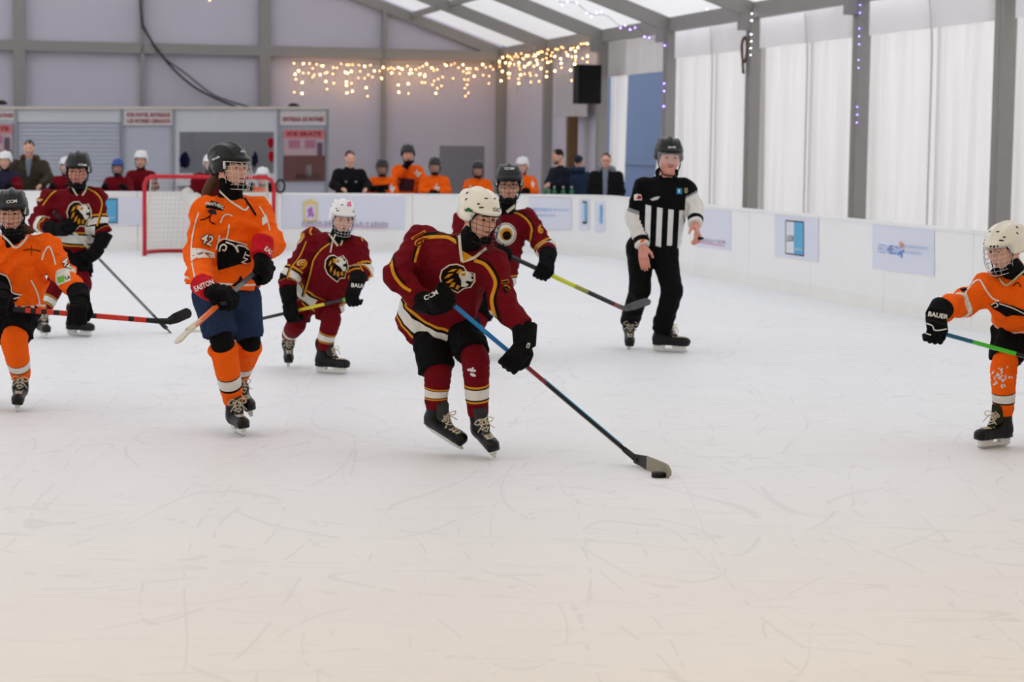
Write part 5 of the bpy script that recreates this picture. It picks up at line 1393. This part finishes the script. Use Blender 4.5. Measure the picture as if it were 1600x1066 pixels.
lettering(T2, J2, 'PANTHERS', px3([(258, 474)])[0], px3([(378, 500)])[0], 5, 'white', .008, arc=2.5)
wrap([poly2(px3([(285, 500), (330, 505), (335, 535), (300, 530), (275, 520)]))], T2, fabric((40, 44, 60)), J2, 'badge_panther', .006)
wrap([ribbon2(px3([(225, 572), (255, 565), (290, 545), (300, 525)]), 1.8), ribbon2(px3([(290, 545), (290, 580), (325, 600)]), 1.8)], T2, fabric('black'), J2, 'badge_sticks', .004)
wrap([poly2(px3([(160, 755), (240, 762), (322, 790), (326, 824), (240, 820), (166, 838)]))], T2, fabric('white'), J2, 'sleeve_patch', .006)
lettering(T2, J2, 'LEON', px3([(205, 800)])[0], px3([(255, 795)])[0], 3.5, 'black', .011)
lettering(T2, J2, 'SAN DE LA', px3([(260, 795)])[0], px3([(305, 805)])[0], 2.5, 'black', .011)
g_ = P2['gloveR']
lettering([g_['cuff'], g_['glove']], g_['cuff'], 'EASTON', (305, 456), (335, 443), 8, 'white', .006, bold=.03)
g_ = P2['gloveL']
lettering([g_['cuff'], g_['glove']], g_['cuff'], 'EASTON', (412, 390), (440, 410), 7, 'white', .006, bold=.03)
lettering([P2['helmet']], P2['helmet'], 'BAUER', (376, 238), (392, 238), 3, 'white', .005); lettering([P2['helmet']], P2['helmet'], 'BAUER', (332, 251), (344, 246), 3, 'white', .005)
H_ = P2['H']
mk('hair', *tube_vf(spline([H_(.02, -.08, -.05), H_(.03, -.12, -.1), H_(.06, -.13, -.17), H_(.1, -.12, -.24)], 5), [.03] * 4 + [.036] * 6 + [.03] * 4 + [.018, .006], 8), mat('hair_brown', (88, 62, 46), .8, .2, .6, 90), P2['root'])
# small maroon player
def px5(P): return [(400 + x / 3.44, 290 + y / 3.44) for x, y in P]
piping(P3, px5([(400, 308), (350, 345), (310, 400), (290, 480), (255, 600)]), 2.6, sh=(-2.4, -1))
piping(P3, px5([(270, 300), (235, 380), (190, 440), (168, 500)]), 2.2, sh=(-2, 0)); trim(P3, 'jersey', px5([(300, 225), (290, 250), (300, 265)]), 3, 'gold'); piping(P3, px5([(530, 262), (560, 275), (575, 300)]), 2.2)
piping(P3, px5([(470, 480), (520, 450), (560, 445)]), 2.2); trim(P3, 'jersey', px5([(548, 410), (570, 450), (590, 500)]), 2, 'gold')
emblem(P3, px5([(432, 440)])[0], 18, 21, -.5, 3)
lettering([P3['jersey']], P3['jersey'], '9', px5([(232, 455)])[0], px5([(285, 440)])[0], 14, 'gold', .008, outline='cream', nm='number')
lettering([P3['jersey']], P3['jersey'], '15', px5([(165, 370)])[0], px5([(270, 265)])[0], 13, 'gold', .008, outline='cream', nm='number')
vneck(P3, px5([(370, 220), (400, 270), (440, 325)]), 3, 'cream'); vneck(P3, px5([(455, 322), (465, 295)]), 2.5, 'cream')
wrap([ribbon2(px5([(428, 260), (412, 300), (400, 360)]), 2.4)], [P3['jersey'], P3['neck']], M_LACE, P3['jersey'], 'neck_lace', .012, 3)
lettering([P3['gloveL']['cuff'], P3['gloveL']['glove']], P3['gloveL']['cuff'], 'BAUER', px5([(510, 545)])[0], px5([(604, 552)])[0], 6, 'white', .006)
wrap([ribbon2(px5([(490, 108), (503, 88), (508, 96), (495, 112)]), 2), ribbon2(px5([(492, 92), (514, 110)]), 2)], [P3['helmet']], fabric((236, 110, 150)), P3['helmet'], 'ribbon_mark', .004, 3)
# player with glasses
def px6(P): return [(700 + x / 5.333, 220 + y / 5.333) for x, y in P]
piping(P4, px6([(500, 590), (580, 605), (650, 650), (695, 720), (690, 800), (672, 900), (690, 960)]), 3.0, sh=(2.4, -2))
wrap([ell2((790, 366), 17, 18)], [P4['jersey']], fabric('white'), P4['jersey'], 'emblem', .003, 4); wrap([ell2((790, 366), 15.5, 16.5)], [P4['jersey']], fabric('dark'), P4['jersey'], 'emblem_ring', .005, 4)
wrap([ell2((790, 366), 14.5, 15.5)], [P4['jersey']], fabric('white'), P4['jersey'], 'emblem_field', .007, 4); wrap([ell2((791, 366), 10, 10)], [P4['jersey']], fabric('gold'), P4['jersey'], 'emblem_head', .009, 3)
wrap([ell2((792, 368), 7, 7)], [P4['jersey']], fabric('dark'), P4['jersey'], 'emblem_face', .011, 3)
lettering([P4['jersey']], P4['jersey'], '6', px6([(755, 775)])[0], px6([(800, 765)])[0], 13, 'gold', .008, outline=(150, 90, 60), nm='number')
vneck(P4, px6([(628, 482), (560, 540), (490, 595)]), 4.5, 'cream')
lettering([P4['helmet']], P4['helmet'], 'CCM', px6([(470, 240)])[0], px6([(550, 240)])[0], 3.5, 'white', .005)
# referee
def px7(P): return [(920 + x / 2.88, 200 + y / 2.88) for x, y in P]
RJ = [P5['jersey']]
wrap([poly2(px7([(395, 270), (420, 272), (420, 298), (395, 298)]))], RJ, fabric((40, 130, 180)), P5['jersey'], 'chest_badge', .004, 3)
wrap([poly2(px7([(402, 276), (410, 276), (410, 292), (402, 292)]))], RJ, fabric('white'), P5['jersey'], 'badge_mark', .007, 3)
wrap([poly2(px7([(430, 270), (445, 270), (446, 290), (438, 296), (430, 290)]))], RJ, fabric((150, 140, 90)), P5['jersey'], 'chest_crest', .004, 3)
wrap([poly2(px7([(203, 302), (215, 296), (236, 300), (240, 325), (204, 326)]))], RJ, fabric('white'), P5['jersey'], 'sleeve_badge', .005, 3)
wrap([poly2(px7([(222, 304), (234, 304), (237, 320), (214, 320)]))], RJ, fabric((180, 40, 60)), P5['jersey'], 'sleeve_mark', .008, 3)
wrap([poly2(px7([(275, 320), (300, 310), (322, 307), (310, 322), (285, 328)]))], RJ, fabric((200, 200, 200)), P5['jersey'], 'pocket_mark', .006, 3)
wrap([ell2(px7([(242, 508)])[0], 4.2, 2.2, -.6)], RJ, fabric('orange'), P5['jersey'], 'cuff_mark', .007, 3)
lettering([P5['helmet']], P5['helmet'], 'BAUER', px7([(357, 91)])[0], px7([(393, 91)])[0], 3, 'white', .005)
# right orange player
def px8(P): return [(1400 + x / 2.735, 330 + y / 2.735) for x, y in P]
J6 = P6['jersey']
trim(P6, 'jersey', px8([(235, 480), (285, 465), (312, 430), (310, 390), (298, 350), (330, 305), (358, 295), (380, 330), (410, 370), (440, 385)]), 2.6, 'white')
wrap([poly2(px8([(400, 398), (430, 388), (500, 405), (560, 430), (560, 450), (500, 445), (470, 452), (440, 430), (410, 415)]))], [J6], fabric('black'), J6, 'panther_print', .004)
wrap([ribbon2(px8([(405, 402), (425, 392), (435, 405), (420, 412)]), 1.8), ribbon2(px8([(440, 395), (500, 415), (550, 440)]), 1.8)], [J6], fabric('white'), J6, 'panther_outline', .007)
vneck(P6, px8([(440, 285), (470, 318), (520, 280), (560, 245)]), 3, (200, 196, 160))
wrap([ribbon2(px8([(500, 320), (520, 305), (535, 325)]), 1.6)], [J6], fabric('dark'), J6, 'chest_mark', .005)
wrap([ell2(px8([(308, 290)])[0], 4, 5)], [J6], fabric((200, 60, 40)), J6, 'shoulder_badge', .005); wrap([poly2(px8([(270, 330), (290, 318), (305, 335), (285, 345)]))], [J6], fabric('black'), J6, 'sleeve_mark', .008)
g_ = P6['gloveR']
lettering([g_['cuff'], g_['glove']], g_['glove'], 'BAUER', px8([(135, 447)])[0], px8([(222, 462)])[0], 7, 'white', .008)
wrap([ribbon2(px8([(130, 480), (155, 490), (170, 510), (235, 500)]), 2), ribbon2(px8([(120, 520), (150, 530)]), 2)], [g_['cuff'], g_['glove']], fabric('white'), g_['glove'], 'glove_trim', .005, 3)
wrap([ribbon2(px8([(395 + 14 * k, 162), (408 + 14 * k, 148)]), 2.6) for k in range(3)], [P6['helmet']], fabric('black'), P6['helmet'], 'helmet_marks', .004, 3)
lettering([P6['helmet']], P6['helmet'], 'REEBOK', px8([(352, 137)])[0], px8([(378, 143)])[0], 2.5, 'black', .005)
rg = random.Random(5)
wrap([ell2(px8([(440 + rg.gauss(0, 22), 715 + rg.gauss(0, 22))])[0], 1.2 + rg.random() * 2.2, .7 + rg.random() * .8, rg.random() * 3) for _ in range(34)], [P6['sockR']], mat('snow_dust', (226, 222, 224)), P6['sockR'], 'snow_smear', .003, 3)
# left orange player
def px9(P): return [(x / 2.477, 220 + y / 2.477) for x, y in P]
J7 = P7['jersey']; J7['label'] = 'orange jersey with white piping and a black panther print'
vneck(P7, px9([(-10, 352), (30, 385), (62, 415), (100, 380), (128, 332)]), 3.2, 'white')
trim(P7, 'jersey', px9([(162, 462), (172, 430), (190, 410), (205, 440), (215, 480)]), 2.4, 'white'); trim(P7, 'jersey', px9([(120, 540), (145, 590), (155, 640)]), 2.4, 'white'); trim(P7, 'jersey', px9([(225, 570), (240, 600), (248, 625)]), 2.4, 'white')
wrap([poly2(px9([(-20, 510), (20, 515), (45, 550), (50, 585), (80, 600), (60, 625), (20, 600), (-20, 590)]))], [J7], fabric('black'), J7, 'panther_print', .004)
wrap([ribbon2(px9([(-10, 512), (25, 525), (42, 560), (48, 588), (85, 598)]), 2), ribbon2(px9([(-10, 575), (10, 560), (25, 585)]), 2), ribbon2(px9([(15, 610), (50, 612), (75, 605)]), 2)], [J7], fabric('white'), J7, 'panther_outline', .007)
lettering([J7], J7, '42', px9([(238, 480)])[0], px9([(275, 492)])[0], 13, 'white', .009, outline='black', nm='number')
wrap([poly2(px9([(214, 520), (268, 498), (275, 540), (225, 560)]))], [J7], fabric('white'), J7, 'sleeve_patch', .006)
wrap([poly2(px9([(220, 530), (248, 520), (250, 545), (226, 552)]))], [J7], fabric('green'), J7, 'patch_logo', .008, 3); lettering([J7], J7, 'La', px9([(254, 538)])[0], px9([(272, 530)])[0], 5.5, 'black', .010)
wrap([ribbon2(px9([(90, 425), (120, 420), (158, 428)]), 2.4), ribbon2(px9([(122, 405), (122, 445)]), 1.2)], [J7], fabric((120, 60, 20)), J7, 'chest_mark', .004, 3)
lettering([P7['helmet']], P7['helmet'], 'CCM', px9([(24, 242)])[0], px9([(66, 238)])[0], 4.5, 'white', .005)
H_ = P7['H']; mk('hair', *tube_vf(spline([H_(-.03, -.08, -.06), H_(-.07, -.08, -.12), H_(-.13, -.08, -.14)], 5), [.028] * 4 + [.03] * 4 + [.02, .014, .006], 8), mat('hair_brown', (88, 62, 46)), P7['root'])
# left maroon player
piping(P8, px9([(165, 250), (200, 205), (240, 182), (275, 180)]), 2.4, sh=(-1, -2)); piping(P8, px9([(340, 185), (375, 205), (395, 240), (385, 290), (375, 330)]), 2.4, sh=(2, -1))
emblem(P8, px9([(305, 285)])[0], 19, 21, -.3, 3)
lettering([P8['jersey']], P8['jersey'], 'X', px9([(135, 245)])[0], px9([(165, 225)])[0], 10, 'gold', .008, outline='cream', nm='number')
vneck(P8, px9([(275, 170), (290, 200), (300, 212)]), 2.4, 'cream'); vneck(P8, px9([(318, 212), (330, 195), (338, 172)]), 2.4, 'cream')
wrap([poly2(px9([(328, 335), (368, 330), (366, 365), (330, 362)]))], [P8['jersey']], fabric('white'), P8['jersey'], 'sleeve_patch', .006, 3)
lettering([P8['gloveR']['cuff'], P8['gloveR']['glove']], P8['gloveR']['glove'], 'CCM', px9([(215, 272)])[0], px9([(262, 282)])[0], 4.5, 'white', .007)
lettering([P8['helmet']], P8['helmet'], 'CCM', px9([(302, 96)])[0], px9([(335, 98)])[0], 3, 'white', .005)

# ================================================================== people behind the far boards
def bystander(label, x, ytop, depth, hat=None, top='orange', hair=None, sl=None, arms='down', face=(0, -1, -.1), lean=0, q=None, group=None, cage_=False, neckc=None, hood=None, hz=None, hand='black', wide=1.0, legs='black'):
    """upper body seen over the boards; x, ytop = picture place of the crown of the head"""
    Y = depth; tp = pix(x, ytop, Y); Ht = tp.z; q = q or max(.82, min(1.12, Ht / 1.62))
    hel = .028 if hat else .0
    base = Vector((tp.x, tp.y, 0))
    fv = unit((face[0], face[1], 0)); rt = fv.cross(Zv)                      # person's right
    def L(r, f, z): return base + rt * r * q + fv * f * q + Zv * z
    hc = Ht - (.125 + hel) * q
    sh = hc - .225 * q
    root = thing('person', label, 'person', base, group)
    H = Fr(L(0, .05 + lean * 1.0, hc), face, (0, 0, 1), (1.12 if hat else 1.04) * q)
    lf = lean
    pel, chest, neck = L(0, 0, sh - .48 * q), L(0, .02 + lf * .5, sh - .12 * q), L(0, .02 + lf * .8, sh + .06 * q)
    shR, shL = L(.165 * wide, .02 + lf * .6, sh - .035), L(-.165 * wide, .02 + lf * .6, sh - .035)
    bt = HB + .045                                                       # resting height on top of the boards
    A = {}
    for s, sg in (('R', 1), ('L', -1)):
        a = arms if isinstance(arms, str) else arms[0 if s == 'R' else 1]
        if a == 'down': el, wr = L(.21 * sg * wide, .0, sh - .28 * q), L(.2 * sg * wide, .08, sh - .5 * q)
        elif a == 'board': el, wr = L(.25 * sg * wide, .16, sh - .22 * q), L(.17 * sg * wide, .42, bt + .02)
        elif a == 'cross': el, wr = L(.23 * sg * wide, .1, sh - .22 * q), L(.03 * sg, .24, sh - .24 * q)
        elif a == 'face': el, wr = L(.22 * sg, .18, sh - .2 * q), L(.06 * sg, .22, sh + .02 * q)
        A[s] = (el, wr)
    BP = head_prims(H) + [cap(neck, H(0, -.02, -.05), .055 * q, .05 * q), cap(pel, chest, .1 * q, .105 * q, .05, rt, 1.3), cap(shR, shL, .055 * q, k=.05), cap(chest, neck, .09 * q, .06 * q, .04)]
    for s, S, sg in (('R', shR, 1), ('L', shL, -1)):
        el, wr = A[s]; wn = (wr - el).normalized(); BP += [cap(S, el, .046 * q, .036 * q), cap(el, wr, .036 * q, .028 * q)]
        hp = L(.09 * sg, 0, sh - .5 * q); kn = L(.1 * sg, .04, (sh - .5 * q) * .52); an = L(.1 * sg, 0, .08)
        BP += [cap(hp, kn, .07 * q, .05 * q), cap(kn, an, .05 * q, .04 * q), cap(an - Zv * .03, an - Zv * .03 + fv * .13, .04 * q, .035 * q)]
        BP += [ell(wr + wn * .045 * q, (.036 * q, .036 * q, .036 * q), k=.02), cap(wr + wn * .06 * q, wr + wn * .13 * q - Zv * .03, .03 * q, .016 * q, .02), cap(wr + wn * .02, wr + wn * .08 * q + rt * -sg * .035, .014 * q, .011 * q, .01)]
    V, Q = blob(BP, .024, [(np.array(H.o) - .12, np.array(H.o) + .12, .012)])
    mk('body', V, Q, M_SKIN, root)
    face_parts(H, root, detail=False)
    tm = fabric(top); sm_ = fabric(sl or top)
    JP = [cap(pel - Zv * .15, chest, .15 * q, .145 * q, .05, rt, 1.4 * wide, clips=[(pel - Zv * .1, -Zv)]), cap(shR, shL, .07 * q, k=.07), cap(chest, neck, .11 * q, .065 * q, .08)]
    for s, S in (('R', shR), ('L', shL)):
        el, wr = A[s]; wn = (wr - el).normalized(); JP += [cap(S, el, .088 * q, .074 * q, .05), cap(el, wr + wn * .05, .076 * q, .058 * q, .03, clips=[(wr, wn)])]
    V, Q = blob(JP, .02, fold=.006, seed=int(x))
    at = np.zeros(len(V), int)
    for s, S in (('R', shR), ('L', shL)):
        d1, h1 = dist_seg(V, S, A[s][0]); d2, h2 = dist_seg(V, *A[s]); at |= ((np.minimum(d1, d2) < .1 * q) & (h1 > .3))
    jo = mk('jacket' if not hat else 'jersey', V, Q, [tm, sm_], root, True, (at[Q].sum(1) >= 2).astype(int))
    V, Q = blob([cap(L(.09 * sg, 0, sh - .48 * q), L(.1 * sg, .03, .2), .1 * q, .07 * q, .04) for sg in (-1, 1)], .03)
    mk('trousers', V, Q, fabric(legs), root)
    if hat:
        helmet(H, root, plastic(hat), .012, vents=False)
        if cage_: cage(H, root, M_WIRE_B, .003, 6, 5)
        V, Q = blob([cap(neck - Zv * .02, H(0, .0, -.09), .07 * q, .062 * q)], .016); mk('neck_guard', V, Q, M_NECK, root)
        for s in 'RL':
            el, wr = A[s]; wn = (wr - el).normalized()
            P = [cap(wr - wn * .03, wr + wn * .05, .058 * q, .05 * q, .02), ell(wr + wn * .09 * q, (.055 * q, .055 * q, .045 * q), k=.02)] + [cap(wr + wn * .1 * q + rt * o_ * q, wr + wn * .16 * q + rt * o_ * q - Zv * .035, .018 * q, k=.006) for o_ in (-.038, -.013, .013, .038)]
            V, Q = blob(P, .013); mk('glove', V, Q, fabric(hand), root)
    else:
        V, Q = blob([ell(H(0, -.018, .03), (.082 * q, .102 * q, .096 * q), H.M, .01, clips=[(H(0, .055, .02), unit(H.f * .8 - H.u * .75)), (H(0, 0, -.045), -H.u)])], .012, fold=.004, ffreq=80)
        mk('hair', V, Q, mat('hair_%d_%d_%d' % (hair or (60, 44, 38)), hair or (60, 44, 38), .8, .2, .5, 80), root)
    if hood:
        V, Q = blob([cap(L(.1, -.02 + lf, sh + .02), L(.09, .06 + lf, sh + .1), .05, .045, .03), cap(L(-.1, -.02 + lf, sh + .02), L(-.09, .06 + lf, sh + .1), .05, .045, .03), cap(L(.1, -.06 + lf, sh + .08), L(-.1, -.06 + lf, sh + .08), .06, .06, .04)], .016, fold=.012, seed=2, ffreq=70)
        mk('hood', V, Q, fabric(hood), root)
    return dict(root=root, jersey=jo, H=H, L=L, sh=sh, q=q, neck_=neck)
GB = 'bench players behind the far boards'
YB = 35.9
def bench(*a, **k): return bystander(*a, group=GB, **k)
bench('bench player in white helmet and dark top cut by the left edge', 9, 237, 34.6, hat=(228, 228, 228), top=(44, 40, 60), sl='maroon', arms='board')
b2 = bystander('man in olive coat with a fur hood behind the boards at the left', 46, 219, 35.4, top=(62, 56, 46), hair=(40, 32, 28), arms=('down', 'board'), wide=1.25, hood=(88, 68, 48), face=(.1, -1, -.15))
V, Q = blob([cap(b2['L'](0, .12, b2['sh'] + .03), b2['L'](0, .16, b2['sh'] - .2), .055, .03)], .02); mk('scarf', V, Q, fabric((120, 130, 145)), b2['root'])
bench('bench player in white helmet and maroon behind the standing maroon player', 104, 246, 34.8, hat=(226, 226, 230), top='maroon', arms='board')
bench('small bench player in blue helmet and maroon jersey near the goal', 185, 248, 35.0, hat=(40, 74, 150), top='maroon', arms='board', cage_=True)
bench('bench player in white helmet and maroon jersey left of the goal', 221, 236, 35.7, hat=(230, 230, 230), top='maroon', arms='board')
b6 = bench('bench player in white helmet and orange leaning right of the goal', 412, 262, 35.5, hat=(230, 230, 230), top='orange', arms='board', lean=.12, q=.95)
for p_, Yr in (((438, 291), 34.75),):
    c = pix(*p_, Yr); V, Q = [], []
    tag(MB().tube([c + W * .07 * math.cos(a) + Zv * .1 * math.sin(a) for a in [i * math.pi / 8 for i in range(17)]], .018, 6).build('stick_tape_roll', plastic('black')), 'black ring hung over the boards right of the goal', 'ring')
bj = bystander('man in plain black jacket leaning on the boards', 545, 235, 35.8, top=(22, 22, 25), hair=(52, 36, 32), arms=('board', 'board'), face=(.3, -1, -.2), lean=.05, wide=1.15)
for s in (-1, 1):
    c = bj['L'](.08 * s, .17, bj['sh'] - .16)
    V, Q = blob([ell(c, (.03, .02, .02))], .01); mk('jacket_logo', V, Q, fabric('grey'), bj['root'])
def swoosh(R, x, y, w=6, h=12):
    wrap([poly2([(x - w, y), (x - w * .4, y + h * .3), (x, y - h * .4), (x + w * .3, y + h * .2), (x + w, y + h * .1), (x + w * .2, y + h)])], [R['jersey']], fabric('white'), R['jersey'], 'jersey_print', .012, 4)
r = bench('bench player in dark helmet and orange beside the man in black', 597, 249, 36.2, hat=(38, 38, 44), top='orange', arms=('board', 'cross'), cage_=True, face=(.1, -1, -.2)); swoosh(r, 612, 290)
wrap([poly2([(585, 290), (608, 288), (608, 299), (586, 300)])], [r['jersey']], fabric('black'), r['jersey'], 'panther_print', .01, 4)
r = bench('tallest bench player in dark helmet and orange with a black glove at the face', 637, 226, 36.9, hat=(40, 42, 50), top='orange', arms=('face', 'board'), face=(.15, -1, -.1)); swoosh(r, 652, 268, 7, 10)
wrap([poly2([(622, 278), (648, 280), (646, 299), (624, 299)])], [r['jersey']], fabric((70, 40, 50)), r['jersey'], 'panther_print', .01, 4)
r = bench('bench player in dark helmet and orange right of the tallest one', 680, 246, 36.2, hat=(42, 42, 48), top='orange', arms='cross', cage_=True); swoosh(r, 682, 290)
r = bench('bench player in dark helmet and orange before the grey screen', 747, 252, 36.3, hat=(42, 42, 50), top='orange', arms='cross', cage_=True); swoosh(r, 735, 292)
r = bench('bench player in white helmet and orange at the right end of the bench', 817, 246, 36.5, hat=(226, 226, 228), top='orange', arms=('cross', 'board'), face=(-.2, -1, -.15)); swoosh(r, 832, 284, 4, 10)
b13 = bystander('bearded man in navy jacket looking down at his hands', 879, 233, 37.6, top=(28, 32, 46), hair=(34, 28, 28), arms='cross', face=(-.85, -.5, -.35), lean=.04, wide=1.1)
V, Q = blob([ell(b13['H'](0, .045, -.075), (.055, .055, .045), b13['H'].M)], .012); mk('beard', V, Q, mat('hair_34_28_28', (34, 28, 28)), b13['root'])
bystander('person in navy hooded jacket turned away behind the bearded man', 903, 242, 38.2, top=(44, 58, 84), hair=(40, 44, 60), arms='down', face=(.4, .9, 0), hood=(44, 58, 84), wide=1.05)
b15 = bystander('man with glasses in black jacket and grey hood by the doorway', 948, 239, 36.6, top=(24, 24, 27), hair=(70, 50, 44), arms='down', face=(-.15, -1, -.1), hood=(140, 146, 160), wide=1.2)
V, Q = blob([cap(b15['L'](0, .13, b15['sh'] + .05), b15['L'](0, .17, b15['sh'] - .4), .05, .035)], .02); mk('hoodie_front', V, Q, fabric((130, 138, 156)), b15['root'])
H_ = b15['H']; g_ = MB()
for s in (-1, 1): g_.tube([H_(s * .031 + .022 * math.cos(a), .112, .004 + .016 * math.sin(a)) for a in [i * math.pi / 6 for i in range(13)]], .003, 4)
g_.build('glasses', plastic('black'), b15['root'])
# green drink bottles along the ledge behind the boards
for i, x in enumerate((853, 866, 880, 893)):
    p = pix(x, 303, 36.9 + .05 * i); z0 = .82
    o = MB().add(*tube_vf([(p.x, p.y, z0), (p.x, p.y, z0 + .15), (p.x, p.y, z0 + .18), (p.x, p.y, z0 + .19), (p.x, p.y, z0 + .215)], [.035, .036, .02, .014, .014], 10))
    r = thing('drink_bottle', ['green drink bottle at the left end of the row of four', 'second green drink bottle from the left in the row', 'third green drink bottle from the left in the row', 'green drink bottle at the right end of the row of four'][i], 'bottle', (p.x, p.y, z0), 'green bottles on the bench ledge')
    mk('bottle_body', o.v, o.f, plastic((40, 130, 84), .3), r)
    mk('cap', *tube_vf([(p.x, p.y, z0 + .21), (p.x, p.y, z0 + .235)], .017, 8), plastic('white'), r)
lg = MB().box(pix(872, 306, 37.0) * 1, W * .75, U * .12, Zv * .02)
lz = [v for v in lg.v]
lo_ = min(v[2] for v in lz)
o = MB().box(Vector((pix(873, 303, 37.0).x, pix(873, 303, 37.0).y, .80)), W * .75, U * .14, Zv * .02)
for s in (-1, 1): o.box(Vector((pix(873, 303, 37.0).x, pix(873, 303, 37.0).y, .39)) + W * .6 * s, W * .03, U * .1, Zv * .39)
tag(o.build('bench_table', mat('table_wood', (120, 100, 80), .7)), 'narrow ledge table behind the far boards carrying the green bottles', 'table')
